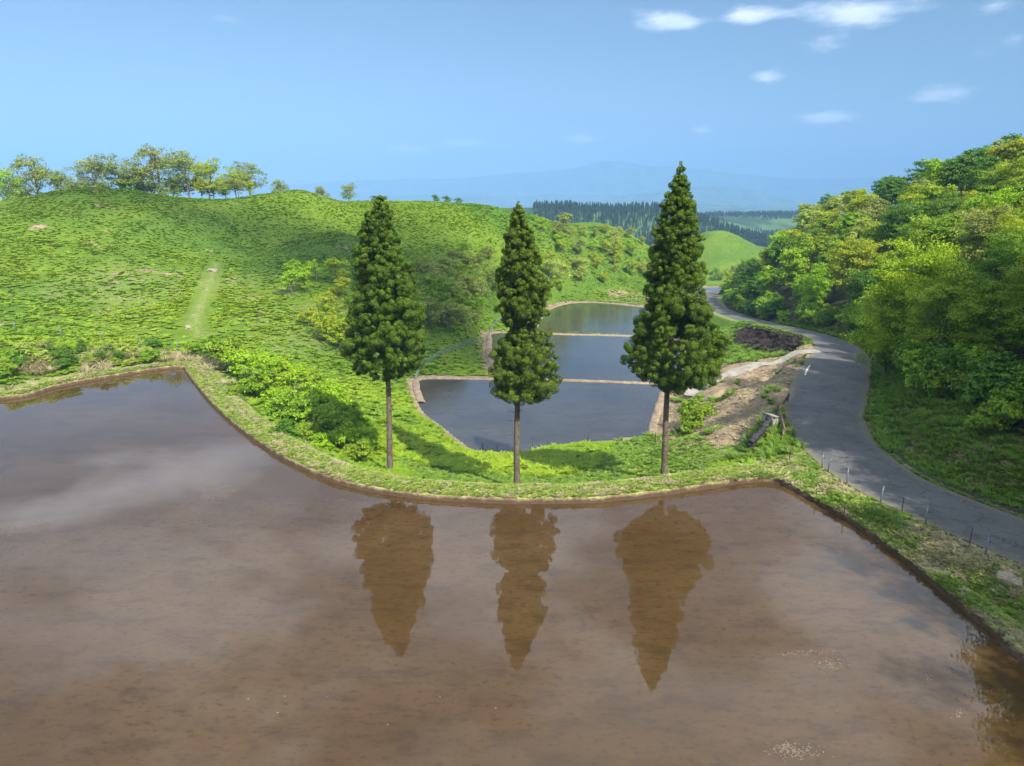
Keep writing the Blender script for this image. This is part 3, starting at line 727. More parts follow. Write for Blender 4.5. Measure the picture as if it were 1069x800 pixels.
for x, y, sc, c, lab in ((34.9, 61.5, 1.12, LM, 'bright lime-green tree reaching out over the road at the bend'), (37.6, 69.5, 1.0, BG, 'fresh green tree just beyond the lime-green one that overhangs the bend'), (33.2, 53.5, .85, BG, 'low fresh green tree before the lime-green one that overhangs the bend')):
    put_tree('broadleaf_tree', V_near[int(x) % 5], (x, y, hz(x, y)[0]), x, sc, c, lab, 'tree', 'leafy trees of the wooded hill', sink=.8)
# understorey bushes at the forest edge
for y in np.arange(22, 200, 2.3):
    for k in range(3 if y < 62 else 2 if y < 100 else 1):
        x = edge_x(y) + r.uniform(-.6, 2.2) + k * 1.7 - .6 * (y < 62); yy = y + r.uniform(-.8, .8)
        if r.random() < .3 and y > 100: continue
        c = [DG, BG, LM, BG][r.integers(4)]
        put_tree('bush', V_bush[r.integers(4)], (x, yy, hz(x, yy)[0]), r.uniform(0, 6.28), r.uniform(.8, 1.5) * (1.2 if y > 80 else 1), c,
                 f'{cn[c]} bush at the forest edge ' + ('beside the near road bend' if y < 75 else ('behind the road bend' if y < 110 else 'above the distant stretch of road')), 'bush', 'bushes at the forest edge', ('stem', 'foliage'), sink=.2)

# skyline trees on the left hill
def far_spot(px, Y, dz=0): p = WY(px, 210, Y); return np.array([p[0], Y, hz(p[0], Y)[0] - dz])
sky_px = [(8, 168, 8.2, LM, 'bright green round tree at the left end of the skyline row'), (40, 172, 10.5, OL, 'tallest open-crowned tree on the left hilltop skyline'),
          (66, 172, 7.6, OL, 'small olive tree just right of the tallest skyline tree'), (100, 172, 9.4, OL, 'first airy tree right of the gap in the skyline row'),
          (128, 176, 9.5, OL, 'broad airy tree with a thinner airy neighbour to its left'), (152, 178, 7.0, OL, 'low dull tree in the middle of the skyline row'),
          (168, 178, 10.5, OL, 'tall narrow tree in the middle of the skyline row'), (198, 180, 10., OL, 'tall thin tree right of the middle of the skyline row'),
          (219, 180, 8.4, YG, 'yellowish tree in the right half of the skyline row'), (247, 190, 7.2, YG, 'rounded yellowish tree left of the gap in the skyline row'), (262, 192, 8.2, OL, 'last full tree before the skyline row thins out'),
          (294, 205, 5.2, OL, 'small lone tree on the skyline past the row'), (337, 214, 4.6, OL, 'tiny bare-looking tree on the grassy skyline'), (364, 216, 5.0, OL, 'tiny lone tree on the skyline beside the left cedar'),
          (182, 182, 6.2, YG, 'low yellowish tree filling the middle of the skyline row'), (22, 176, 5.5, YG, 'low yellowish tree under the tallest skyline tree'), (236, 188, 5., YG, 'low shrubby tree before the rounded yellowish tree on the skyline'), (84, 176, 5.4, OL, 'low bushy tree left of the first airy skyline tree')]
for i, (px, Y, h, c, lab) in enumerate(sky_px):
    p = far_spot(px, Y); put_tree('skyline_tree', V_sky[i % 5], p, i * 1.3, h / 10 * 1.3, c, lab, 'tree', 'trees along the left hill skyline', sink=.3)
for i, px in enumerate(np.linspace(-6, 262, 22)):
    if 70 < px < 78: continue
    p = far_spot(px, 176 + (i * 37 % 11)); c = (OL, YG, OL, BG)[i % 4]
    put_tree('shrub', V_shrub[i % 4], p, i, .8 + .5 * ((i * 17) % 7) / 7, c, f'{cn[c]} undergrowth shrub ' + ('at the left end' if px < 60 else 'under the left half' if px < 130 else 'under the middle' if px < 195 else 'under the right end') + ' of the skyline tree row', 'shrub', 'undergrowth of the skyline row', ('stem', 'foliage'))
for px, Y, h in ((455, 226, 3.), (467, 227, 3.2), (479, 228, 3.), (391, 222, 2.4), (402, 222, 2.6)):
    p = far_spot(px, Y); put_tree('shrub', V_shrub[int(px) % 4], p, px, h / 4.6, DG, 'dark low shrub on the far grassy ridge ' + ('left of' if px < 440 else 'right of') + ' the left cedar tip', 'shrub', 'dark shrubs on the far ridge', ('stem', 'foliage'))

# bushes of the slope beside the bund and pale shrubs of the valley, by photo spot
def shrubs(spots, V, name, cat, group, lab):
    for i, (px, py, s, c) in enumerate(spots):
        p = on_ground(px, py)
        put_tree(name, V[(i * 7 + 3) % 4], p, i * 2.1, s, c, lab(i, c, px, py), cat, group, ('stem', 'foliage'), sink=.15)
nb = [(236, 388, 1.35, BG), (252, 398, 1.2, LM), (272, 418, 1.25, BG), (262, 410, .9, DG), (290, 405, 1.2, LM), (310, 418, 1.2, LM), (300, 440, 1.15, BG), (322, 452, 1.2, BG), (340, 458, 1.2, BG), (352, 470, 1.25, BG),
      (366, 478, 1.1, LM), (376, 486, .8, BG), (345, 440, 1.2, LM), (368, 455, 1.1, BG), (330, 428, 1.1, LM), (222, 378, 1.0, DG), (206, 376, .8, BG), (280, 390, .9, LM), (318, 466, .8, BG), (384, 470, .8, LM), (246, 416, .5, BG), (300, 458, .6, DG), (262, 384, .8, LM), (296, 392, .8, BG), (312, 396, .7, LM), (330, 408, .8, BG), (344, 424, .9, LM), (358, 436, .8, BG), (372, 442, .7, LM), (288, 428, .8, LM), (318, 440, .9, LM), (338, 474, .7, LM), (360, 464, .9, LM), (386, 458, .6, BG)]
nblab = ['beside the far corner of the big paddy', 'near the far bend of the bund', 'halfway down the bushy bank', 'on the bank left of the first cedar', 'close to the foot of the left cedar']
shrubs(nb, V_bush, 'bush', 'bush', 'bushes along the outer bank of the bund',
       lambda i, c, px, py: f'{cn[c]} {"small" if nb[i][2] < .95 else "large"} bush ' + nblab[0 if px < 240 else 1 if px < 275 else 2 if px < 320 else 3 if px < 360 else 4])
rs = np.random.default_rng(9)
def in_poly(poly, n_, mind, zf=None):
    out = []; P = np.array(poly, float); lo = P.min(0); hi = P.max(0)
    for _ in range(n_ * 60):
        q_ = rs.uniform(lo, hi)
        if sdf(np.c_[P, P[:, 0]], np.array([q_[0]]), np.array([q_[1]]))[0] < 0 and all(np.hypot(q_[0] - a, (q_[1] - b) * 1.6) > mind for a, b in out): out.append(tuple(q_))
        if len(out) >= n_: break
    return out
yl = [(a, b, rs.uniform(.7, 1.1), (YG, LM)[rs.integers(2)]) for a, b in in_poly([(296, 292), (352, 290), (366, 330), (362, 375), (318, 345)], 12, 9)]
shrubs(yl, V_shrub, 'shrub', 'shrub', 'yellow-green shrubs behind the left cedar', lambda i, c, px, py: f'{cn[c]} shrub in the thicket just left of the left cedar')
md = [(a, b, rs.uniform(.75, 1.25), (OL, OL, BG, PL)[rs.integers(4)]) for a, b in in_poly([(420, 345), (440, 300), (480, 268), (515, 270), (525, 320), (500, 340), (455, 355)], 34, 11)]
shrubs(md, V_shrub, 'shrub', 'shrub', 'shrubs in the shaded fold between the cedars', lambda i, c, px, py: f'{cn[c]} shrub ' + ('low' if py > 310 else 'high') + ' in the hill fold between left and middle cedars')
rg = [(a, b, rs.uniform(.7, 1.3), (YG, YG, PL, LM, OL)[rs.integers(5)]) for a, b in in_poly([(565, 240), (610, 232), (660, 258), (682, 282), (676, 300), (640, 296), (600, 300), (575, 308), (560, 280)], 36, 10)]
rg = [q_ for q_ in rg if not (598 < q_[0] < 640 and q_[1] < 262)]
shrubs(rg, V_shrub, 'shrub', 'shrub', 'pale shrubs on the hillside beyond the ponds', lambda i, c, px, py: f'{cn[c]} shrub ' + ('near the water' if py > 285 else ('on mid slope' if py > 262 else 'near the ridge')) + ' between middle and tallest cedar')
for i, px in enumerate(np.linspace(560, 684, 11)):
    Y = 232 + (px - 556) * .12 + rs.uniform(-4, 4); p = far_spot(px, Y); c = (YG, PL, OL)[i % 3]
    put_tree('shrub', V_shrub[i % 4], p, i, rs.uniform(.5, .95), c, f'{cn[c]} shrub on the ridge line between middle and tallest cedar', 'shrub', 'shrubs on the ridge line', ('stem', 'foliage'))
for i, (px, py, s, c) in enumerate([(722, 452, 1.15, BG), (727, 440, .9, BG), (716, 440, .7, LM)]):
    p = on_ground(px, py); put_tree('bush', V_bush[i], p, i, s, c, ['round bright bush on the bare bank right of the tallest cedar', 'upper bush behind the round bright one on the bare bank', 'small lime bush tucked beside the round bank bush'][i], 'bush', 'bushes on the bare bank', ('stem', 'foliage'))
far_b = [(a, b, rs.uniform(.7, 1.1), (YG, OL, BG)[rs.integers(3)]) for a, b in in_poly([(735, 286), (800, 282), (800, 298), (735, 298)], 16, 7)]
shrubs(far_b, V_shrub, 'shrub', 'shrub', 'shrubs below the far green knoll', lambda i, c, px, py: f'{cn[c]} shrub below the far green knoll')
# dry brush along the left far edge
db = [(a, b, rs.uniform(.35, .75), (PL, OL, DG, BG)[rs.integers(4)]) for a, b in in_poly([(2, 395), (2, 372), (100, 366), (190, 372), (186, 379), (90, 388)], 30, 7)]
shrubs(db, V_bush, 'bush', 'bush', 'scrub along the far left edge of the big paddy', lambda i, c, px, py: f'{cn[c]} scrubby bush at the ' + ('left end' if px < 70 else 'middle' if px < 130 else 'right end') + ' of the far left shore')

# ------------------------------------------------------------------ scattered cover (stuff)
def scatter(name, pts, scl, srcs, label, tilt=.15, seed=1, kind='stuff'):
    r_ = np.random.default_rng(seed); n_ = len(pts)
    me = bpy.data.meshes.new(name); me.vertices.add(n_); me.vertices.foreach_set('co', np.asarray(pts, np.float32).ravel())
    a = me.attributes.new('rot', 'FLOAT_VECTOR', 'POINT')
    a.data.foreach_set('vector', np.stack([r_.normal(0, tilt, n_), r_.normal(0, tilt, n_), r_.uniform(0, 6.28, n_)], 1).astype(np.float32).ravel())
    a = me.attributes.new('scl', 'FLOAT', 'POINT'); a.data.foreach_set('value', np.asarray(scl, np.float32))
    a = me.attributes.new('idx', 'INT', 'POINT'); a.data.foreach_set('value', r_.integers(0, len(srcs), n_).astype(np.int32))
    o = link(name, me, kind=kind, label=label)
    ng = bpy.data.node_groups.new(name, 'GeometryNodeTree')
    ng.interface.new_socket('Geometry', in_out='INPUT', socket_type='NodeSocketGeometry'); ng.interface.new_socket('Geometry', in_out='OUTPUT', socket_type='NodeSocketGeometry')
    N_ = ng.nodes; L_ = ng.links
    gi = N_.new('NodeGroupInput'); go = N_.new('NodeGroupOutput'); iop = N_.new('GeometryNodeInstanceOnPoints')
    jn = N_.new('GeometryNodeJoinGeometry')
    for s in srcs:
        oi = N_.new('GeometryNodeObjectInfo'); oi.inputs['Object'].default_value = s; oi.inputs['As Instance'].default_value = True
        L_.new(oi.outputs['Geometry'], jn.inputs[0])
    def att(nm, t):
        q_ = N_.new('GeometryNodeInputNamedAttribute'); q_.data_type = t; q_.inputs[0].default_value = nm; return q_.outputs[0]
    L_.new(gi.outputs[0], iop.inputs['Points']); L_.new(jn.outputs[0], iop.inputs['Instance']); iop.inputs['Pick Instance'].default_value = True
    L_.new(att('idx', 'INT'), iop.inputs['Instance Index']); L_.new(att('scl', 'FLOAT'), iop.inputs['Scale'])
    e2r = N_.new('FunctionNodeEulerToRotation'); L_.new(att('rot', 'FLOAT_VECTOR'), e2r.inputs[0]); L_.new(e2r.outputs[0], iop.inputs['Rotation'])
    L_.new(iop.outputs[0], go.inputs[0])
    md_ = o.modifiers.new('scatter', 'NODES'); md_.node_group = ng
    return o
def src(name, me): return bpy.data.objects.new(name, me)
def frond_tuft(seed, nf, ln, wd, up, mat, seg=4):
    r_ = np.random.default_rng(seed); V = []; Fs = []; Tn = []; b = 0
    for i in range(nf):
        th = r_.uniform(0, 6.28); L_ = ln * r_.uniform(.6, 1.2); d = np.array([math.cos(th), math.sin(th), 0]); s_ = np.array([-d[1], d[0], 0]); tw = r_.uniform(-.4, .4)
        for k in range(seg + 1):
            t = k / seg; p = d * (L_ * t * (.55 + .25 * t)) + np.array([0, 0, up * L_ * (t * 1.25 - .75 * t * t)]) + d * .05
            w = wd * math.sin(math.pi * min(1, .12 + t * .95)) + .004
            V += [p - s_ * w + np.array([0, 0, -tw * w]), p + s_ * w + np.array([0, 0, tw * w])]; Tn += [r_.uniform(.2, .8) * .6 + t * .3] * 2
        for k in range(seg): Fs.append((b + 2 * k, b + 2 * k + 1, b + 2 * k + 3, b + 2 * k + 2))
        b += 2 * (seg + 1)
    return np_mesh('tuft', V, Fs, mat, False, {'tint': Tn})
ferns = [src('fern_source', frond_tuft(i, 22, .72, .085, .62, M_fern)) for i in range(4)]
grasses = [src('grass_source', frond_tuft(10 + i, 34, .19, .011, 1.1, M_grass, 2)) for i in range(3)]
lgrass = [src('tall_grass_source', frond_tuft(20 + i, 40, .55, .02, 1.2, M_grass, 3)) for i in range(3)]
dgrass = [src('dry_grass_source', frond_tuft(30 + i, 34, .20, .012, .8, M_dry, 2)) for i in range(3)]
mgrass = [src('mown_source', frond_tuft(50 + i, 34, .15, .011, .9, M_mown, 2)) for i in range(3)]
ldry = [src('tall_dry_source', frond_tuft(40 + i, 46, .85, .014, 1.2, M_dry, 3)) for i in range(3)]

def rand_pts(n_, x0, x1, y0, y1, seed, yexp=1.):
    r_ = np.random.default_rng(seed); y = y0 + (y1 - y0) * r_.random(n_) ** yexp
    return r_.uniform(x0, x1, n_), y, r_
def frustum(x, y): return np.abs(x) < .76 * y + 6
def clear_mask(x, y, pm=2.9, pr=.7):
    ok = sdf(main_poly, x, y) > pm
    for pl in (P1, P2, P3, P4): ok &= sdf(pl, x, y) > 1.6
    d, ex = pdist(ROAD[::3], x, y); ok &= (d - ex[:, 1] / 2) > pr
    return ok
# ferns on the open slopes
x, y, r_ = rand_pts(190000, -130, 62, 42, 250, 3, 1.25)
ok = frustum(x, y) & (x < 20 + .14 * y); x, y = x[ok], y[ok]
ok = clear_mask(x, y, 3.2, 1.5) & (sdf(path_poly, x, y) > .5) & (sdf(track_poly, x, y) > 0) & (sdf(burn_poly, x, y) > .5) & (pdist(TR, x, y)[0] > 1.6)
lawn = poly_px([(425, 492), (412, 478), (440, 485), (500, 497), (560, 500), (620, 490), (650, 462), (700, 458), (745, 485), (760, 500), (700, 506), (560, 516), (430, 508)])
ok &= sdf(lawn, x, y) > 0
dens = fbm(x / 5, y / 5, 3); ok &= (r_.random(len(x)) < np.clip((dens - .30) * 4.5, .35, 1) * (1 - .5 * sst(.55, .64, fbm(x / 13 + 2, y / 13 + 7, 4)) * (x < -12) * (y < 150)) * np.interp(y, [90, 180], [1, .75]))
x, y = x[ok], y[ok]; s = (.6 + .7 * fbm(x / 3 + 9, y / 3, 2)) * r_.uniform(.75, 1.25, len(x)) * np.interp(y, [50, 100, 160, 250], [.95, .72, .62, .75])
scatter('ferns', np.stack([x, y, hz(x, y) - .05], 1), s, ferns, 'bright green bracken covering the hillsides', .12)
print('ferns', len(x))
# grass on the bund and verge
def along(L, N, n_, o0, o1, seed, prof):
    r_ = np.random.default_rng(seed); i = r_.integers(0, len(L) - 1, n_); t = r_.random(n_)[:, None]; o = r_.uniform(o0, o1, n_)
    p = L[i] * (1 - t) + L[i + 1] * t
    return np.stack([p[:, 0] + N[i, 0] * o, p[:, 1] + N[i, 1] * o, p[:, 2] + np.interp(o, [a for a, _ in prof], [b for _, b in prof])], 1), r_
pts, r_ = along(bL, bN, 36000, .16, 2.6, 4, bund_prof)
m_ = fbm(pts[:, 0] * 1.6, pts[:, 1] * 1.6, 3) + r_.normal(0, .12, len(pts))
scatter('bund_grass', pts[m_ > .31], r_.uniform(.45, .9, (m_ > .31).sum()), mgrass * 3 + grasses[:1], 'short green grass growing on the bund')
scatter('bund_dry_grass', pts[m_ <= .31], r_.uniform(.5, 1.0, (m_ <= .31).sum()), dgrass, 'short straw-coloured grass on the bund')
x, y, r_ = rand_pts(90000, 8, 32, 14, 50, 6)
s1 = sdf(main_poly, x, y); d, ex = pdist(ROAD[::2], x, y); e = d - ex[:, 1] / 2
ok = (s1 > .08) & (e > .1) & (x < 30) & (frustum(x, y)) & ((x > 13) | (s1 < 3)) & (x > 13); x, y = x[ok], y[ok]; s1 = s1[ok]; right = (x > np.interp(y, [c[1] for c in road_c], [c[0] for c in road_c]))
zt = np.maximum(hz(x, y), np.where(s1 < 1.25, np.interp(s1, [0, .1, .45, .9, 1.3], [0, .26, .31, .3, .1]), -9))
m_ = fbm(x * .8, y * .8, 4) + r_.normal(0, .10, len(x))
P_ = np.stack([x, y, zt - .02], 1); g1 = m_ > .47
scatter('verge_grass', P_[g1], r_.uniform(.6, 1.3, g1.sum()), grasses[:1] + mgrass[:2], 'green grass on the verge between big paddy and road')
g2 = ~g1 & (r_.random(len(x)) < .7)
scatter('verge_dry_grass', P_[g2], r_.uniform(.6, 1.2, g2.sum()), dgrass, 'dry grass patches on the roadside verge')
# grass slope behind the bund, and grass elsewhere
x, y, r_ = rand_pts(60000, -30, 34, 39, 92, 8)
ok = clear_mask(x, y, 1.9, .1) & (sdf(lawn, x, y) < 1.5); x, y = x[ok], y[ok]
scatter('slope_grass', np.stack([x, y, hz(x, y) - .02], 1), r_.uniform(.7, 1.4, len(x)), grasses + mgrass[:1], 'mown green grass on the slope below the bund')
x, y, r_ = rand_pts(16000, 8, 50, 44, 130, 9)
ok = clear_mask(x, y, 2.0, .1) & (x < edge_x(y)) & (sdf(lawn, x, y) > 0) & (x > 10 + .0 * y) & (pdist(TR, x, y)[0] > 1.0); x, y = x[ok], y[ok]
kb = sdf(burn_poly, x, y) > .3; x, y = x[kb], y[kb]; inside = sdf(track_poly, x, y) < 0; dn = fbm(x / 2, y / 2, 3)
g1 = (~inside) | (dn > .70); g2 = inside & (dn < .5) 
scatter('roadside_grass', np.stack([x, y, hz(x, y) - .02], 1)[g1], r_.uniform(.6, 1.3, g1.sum()), lgrass, 'longer green grass beside the bare bank and road')
scatter('straw', np.stack([x, y, hz(x, y) - .02], 1)[g2], r_.uniform(.6, 1.2, g2.sum()), dgrass, 'straw and dry grass lying on the bare bank')
x, y, r_ = rand_pts(6000, 26, 50, 85, 122, 19); ok = sdf(burn_poly, x, y) < .8; x, y = x[ok], y[ok]
scatter('dead_brush', np.stack([x, y, hz(x, y) - .05], 1), r_.uniform(.6, 1.3, len(x)), [src('brush_source', frond_tuft(60 + i, 40, .8, .02, 1., M_char, 3)) for i in range(2)], 'dark dead brush on the bank below the far road', .25)
print('brush', len(x))
# tall dry reeds on the far left shore
x, y, r_ = rand_pts(5000, -75, -18, 58, 84, 12); s1 = sdf(main_poly, x, y); dn = fbm(x / 2.5, y / 2.5, 3)
ok = (s1 > 1.8) & (s1 < 6.5) & (dn > .5) & (x < -26); x, y = x[ok], y[ok]
scatter('dry_reeds', np.stack([x, y, hz(x, y) - .05], 1), r_.uniform(.7, 1.4, len(x)), ldry, 'pale dry reeds along the far left shore of the big paddy', .2)
# embankment cover right of the road
x, y, r_ = rand_pts(6500, 24, 40, 18, 84, 14); d, ex = pdist(ROAD[::2], x, y); cxr = np.interp(y, [c[1] for c in road_c], [c[0] for c in road_c])
ok = (x > cxr) & (d - ex[:, 1] / 2 > .65) & (x < edge_x(y) + 2); x, y = x[ok], y[ok]
scatter('embankment_grass', np.stack([x, y, hz(x, y) - .03], 1), r_.uniform(.5, 1.1, len(x)), lgrass, 'grass and weeds on the shaded road embankment')
# far conifer woods
def conifer(seed):
    r_ = np.random.default_rng(seed); mb = MB(); V = []; n_ = 190
    z = r_.random(n_) ** .8 * 15 + 1.5; rr = (17.5 - z) / 16 * 3.7 * r_.uniform(.5, 1, n_); th = r_.uniform(0, 6.28, n_)
    c = np.stack([rr * np.cos(th), rr * np.sin(th), z], 1); nn = np.stack([np.cos(th), np.sin(th), th * 0 + .5], 1)
    v, f = leaf_cloud(c, nn, np.full(n_, 1.5), .7, .3, r_)
    return np_mesh('conifer', v, f, M_conif, False, {'tint': np.repeat(r_.random(n_), 4)})
con = [src('conifer_source', conifer(i)) for i in range(3)]
r_ = np.random.default_rng(15); x = r_.uniform(-120, 820, 42000); y = r_.uniform(560, 1750, 42000)
hh = hz(x, y); az = CX + F * x / y
den = fbm(x / 120 + 3, y / 120, 3)
ok = ((hh > -38) & (y < 1150) & (az < 720) | (den > .52) & (az > 640)) & (az > 556) & (az < 850)
x, y, hh = x[ok], y[ok], hh[ok]; x, y, hh = x[:15000], y[:15000], hh[:15000]
scatter('conifer_forest', np.stack([x, y, hh - .5], 1), r_.uniform(.28, .68, len(x)), con, 'dark conifer forest on the far ridges', .02)
print('conifers', len(x))

# ------------------------------------------------------------------ fence posts, nets, rails
def post(loc, h, rad, mat, label, group, name='fence_post', tilt=0, cap=True, label2=None):
    root = empty(name, loc, label, 'post', group); root.rotation_euler = (tilt, tilt * .6, 0)
    mb = MB(); mb.tube([(0, 0, -.3), (0, 0, h * .5), (0, 0, h)], rad, 8); link('shaft', mb.mesh('shaft', mat, True), root)
    if cap:
        c = MB(); c.tube([(0, 0, h - .02), (0, 0, h + .015), (0, 0, h + .03)], [rad * 1.35, rad * 1.35, rad * .6], 8); link('cap', c.mesh('cap', mat, True), root)
        k = MB(); k.tube([(rad * .9, 0, h * .72), (rad * 2.6, 0, h * .72)], [.02, .03], 6); link('insulator', k.mesh('insulator', M_darkpost, True), root)
    return root
rd = [(858, 490, 'roadside post standing where the bund meets the road verge'), (864, 493, 'roadside post leaning on its twin by the bund corner'), (884, 506, 'third roadside post counting from the bund corner'), (919, 526, 'roadside post beside the sunlit patch of road'),
      (966, 549, 'roadside post halfway between sunlit patch and photo edge'), (1028, 581, 'last and largest blue-grey roadside post')]
for i, (px, py, lab) in enumerate(rd):
    p = on_ground(px, py, 20, 80); post(p, 1.0, .042, M_post, lab, 'blue-grey posts along the road verge', tilt=(.1 if i == 1 else (.04 if i % 2 else -.03)))
for px, py, lab in ((941, 537, 'thin dark post just past the sunlit road patch'), (1012, 570, 'thin dark post left of the last blue-grey post'), (824, 482, 'thin dark post on the grass corner below the rusty rail'), (880, 545, 'thin stake at the water edge below the verge'), (851, 526, 'short stake at the water edge near the bund corner')):
    p = on_ground(px, py, 20, 80); post(p, .95, .022, M_darkpost, lab, 'thin dark stakes by the road verge', cap=False)
for i, (px, py) in enumerate([(216, 408), (300, 476), (472, 508), (561, 514), (646, 510), (700, 503), (736, 497), (790, 484)]):
    q_ = WZ(px, py, .3); k = np.argmin(np.hypot(fine_line[:, 0] - q_[0], fine_line[:, 1] - q_[1])); k = min(k, len(bL) - 2)
    p = np.array([bL[k, 0] + bN[k, 0] * 1.6, bL[k, 1] + bN[k, 1] * 1.6, .25])
    post(p, .85, .014, M_post, ['thin stake on the bund near the far corner of the big paddy', 'thin stake on the bund below the bushy bank', 'thin stake on the bund between left and middle cedars', 'thin stake on the bund just right of the middle cedar', 'thin stake on the bund left of the tallest cedar', 'thin stake on the bund at the foot of the tallest cedar', 'thin stake on the bund right of the tallest cedar', 'thin stake on the bund at the end nearest the road'][i], 'thin fence stakes on the bund', cap=False)
for i, (px, py) in enumerate([(16, 347), (64, 354), (107, 357), (147, 364), (186, 368)]):
    p = on_ground(px, py); post(p, 1.15, .05, M_post, ['leftmost of five blue-grey posts on the lower left hill', 'second from left of five posts on the lower left hill', 'middle of five posts on the lower left hill', 'fourth from left of five posts on the lower left hill', 'rightmost of five posts on the lower left hill'][i], 'posts across the lower left hill')
for i, (px, py) in enumerate([(504, 472), (507, 476), (519, 474), (556, 469), (572, 468), (614, 461), (648, 460), (684, 462)]):
    p = on_ground(px, py, 48, 90); post(p, .95, .03 if i != 5 else .06, M_darkpost, ['first of the stakes where the ferns meet the near lower paddy', 'second stake at the bottom tip of the near lower paddy', 'stake just left of the middle cedar trunk by the lower paddy', 'stake right of the middle cedar trunk by the lower paddy', 'second stake right of the middle cedar trunk by the lower paddy', 'thickest stake on the near shore of the lower paddy', 'stake on the near shore left of the tallest cedar', 'stake at the corner of lower paddy by the tallest cedar trunk'][i], 'stakes on the near shore of the lower paddy', cap=False)

def net_fence(px_line, h, label, step=.45):
    L = [on_ground(*p, 60, 200) for p in px_line]; L = crom(L, step); L[:, 2] = hz(L[:, 0], L[:, 1])
    root = empty('net_fence', L[0], label, 'fence'); L0 = L - L[0]
    mb = MB()
    for k in range(len(L0)): mb.tube([L0[k], L0[k] + [0, 0, h]], .018, 4, False)
    for j in range(6): mb.tube(L0 + np.array([0, 0, h * (j + .5) / 6]), .018, 4, False)
    link('net', mb.mesh('net', M_net), root)
    for k in range(0, len(L0), 7):
        p = MB(); p.tube([L0[k] - [0, 0, .2], L0[k] + [0, 0, h + .1]], .035, 6); link('post', p.mesh('post', M_post), root)
net_fence([(434, 398), (438, 388), (447, 380), (462, 371), (478, 364), (495, 360), (509, 357)], .85, 'green mesh fence curving round the left end of the near lower paddy')
net_fence([(509, 357), (512, 348), (520, 337), (532, 330)], .9, 'green mesh fence climbing along the left shore of the second lower paddy')

# rusty broken guard rail at the ditch
gr = on_ground(817, 459, 30, 90); g2_ = on_ground(811, 434, 30, 90); g3_ = on_ground(822, 420, 30, 90)
root = empty('guard_rail', gr, 'broken rusty guard rail beside the dark ditch at the road edge', 'guard rail'); L0 = [np.zeros(3), g2_ - gr, g3_ - gr]
for k, hgt in ((0, .75), (1, .8), (2, .8)):
    mb = MB(); mb.tube([L0[k] - [0, 0, .3], L0[k] + [0, 0, hgt]], .07, 8); link('post', mb.mesh('post', M_rust, True), root)
for a, b, dz in ((0, 1, (.72, .74)), (1, 2, (.72, .78))):
    mb = MB()
    for o in (-.13, -.045, .045, .13): mb.tube([L0[a] + [.09, 0, dz[0] + o - .1], (L0[a] + L0[b]) / 2 + [.1, 0, sum(dz) / 2 + o - .12], L0[b] + [.09, 0, dz[1] + o - .1]], .055, 8)
    link('rail', mb.mesh('rail', M_rust, True), root)
# concrete headwall and dark stone retaining wall of the ditch
c1 = on_ground(803, 447, 30, 90); rw = [on_ground(804, 446, 30, 90), on_ground(796, 458, 30, 90), on_ground(783, 472, 30, 90)]
root = empty('headwall', c1, 'pale broken concrete headwall at the top of the ditch', 'headwall')
mb = MB(); mb.box((0, 0, .35), (.35, 1.2, 1.3), (0, .12, .5)); mb.box((.02, .0, 1.02), (.42, 1.3, .1), (0, .12, .5)); link('wall_block', mb.mesh('headwall', M_conc), root)
RW = crom(rw, .35); root = empty('retaining_wall', rw[0], 'low dark stone retaining wall lining the ditch below the rusty rail', 'wall')
r_ = np.random.default_rng(2); mb = MB()
for k in range(len(RW)):
    for j in range(4):
        d = RW[k] - rw[0]
        mb.box((d[0] + r_.uniform(-.05, .05) - .1 * j * 0, d[1] + r_.uniform(-.05, .05), d[2] + .02 + j * .27), (r_.uniform(.34, .48), r_.uniform(.34, .46), .28), (r_.uniform(-.1, .1), r_.uniform(-.1, .1), r_.uniform(0, 1)))
link('stonework', mb.mesh('stonework', M_stone), root)
# boulder on the verge
def rock(px, py, s, label, mat, y0=15):
    p = on_ground(px, py, y0, 120); bm = bmesh.new(); bmesh.ops.create_icosphere(bm, subdivisions=3, radius=s)
    for v_ in bm.verts:
        n_ = fbm(np.array([v_.co.x / s * 1.3 + px]), np.array([v_.co.y / s * 1.3 + v_.co.z / s * 2]), 3)[0]; v_.co *= .6 + .8 * n_; v_.co.z *= .55
    me = bpy.data.meshes.new('rock'); bm.to_mesh(me); bm.free(); me.materials.append(mat)
    link('rock', me, None, p, label=label, category='rock')
rock(1050, 604, .42, 'pale flat rock half sunk in the roadside verge', M_flake)
rock(1062, 608, .30, 'smaller pale rock beside the flat one on the verge', M_flake)
rock(232, 283, .01, 'x', M_conc) if False else None
# pale mud crumbs breaking the surface
r_ = np.random.default_rng(4); bm = bmesh.new()
def crumb(px, py, rx, ry, n_):
    for _ in range(n_):
        a = r_.normal(0, .45, 2); q_ = WZ(px + a[0] * rx, py + a[1] * ry, 0); s = r_.uniform(.01, .032)
        mt = Matrix.Translation((q_[0], q_[1], .0)) @ Matrix.Rotation(r_.uniform(0, 3), 4, 'Z') @ Matrix.Diagonal((s * 1.6, s, s * .55, 1))
        bmesh.ops.create_icosphere(bm, subdivisions=1, radius=1, matrix=mt)
for a in ((868, 692, 18, 9, 110), (850, 681, 30, 4, 60), (828, 785, 28, 9, 150), (820, 781, 12, 6, 50), (993, 698, 5, 12, 26), (1000, 745, 8, 6, 34), (968, 710, 5, 8, 16), (822, 683, 14, 2, 16), (400, 737, 300, 50, 8)): crumb(*a)
me = bpy.data.meshes.new('mud_crumbs'); bm.to_mesh(me); bm.free(); me.materials.append(M_clod)
link('mud_clods', me, kind='stuff', label='pale mud crumbs breaking the surface of the big paddy')
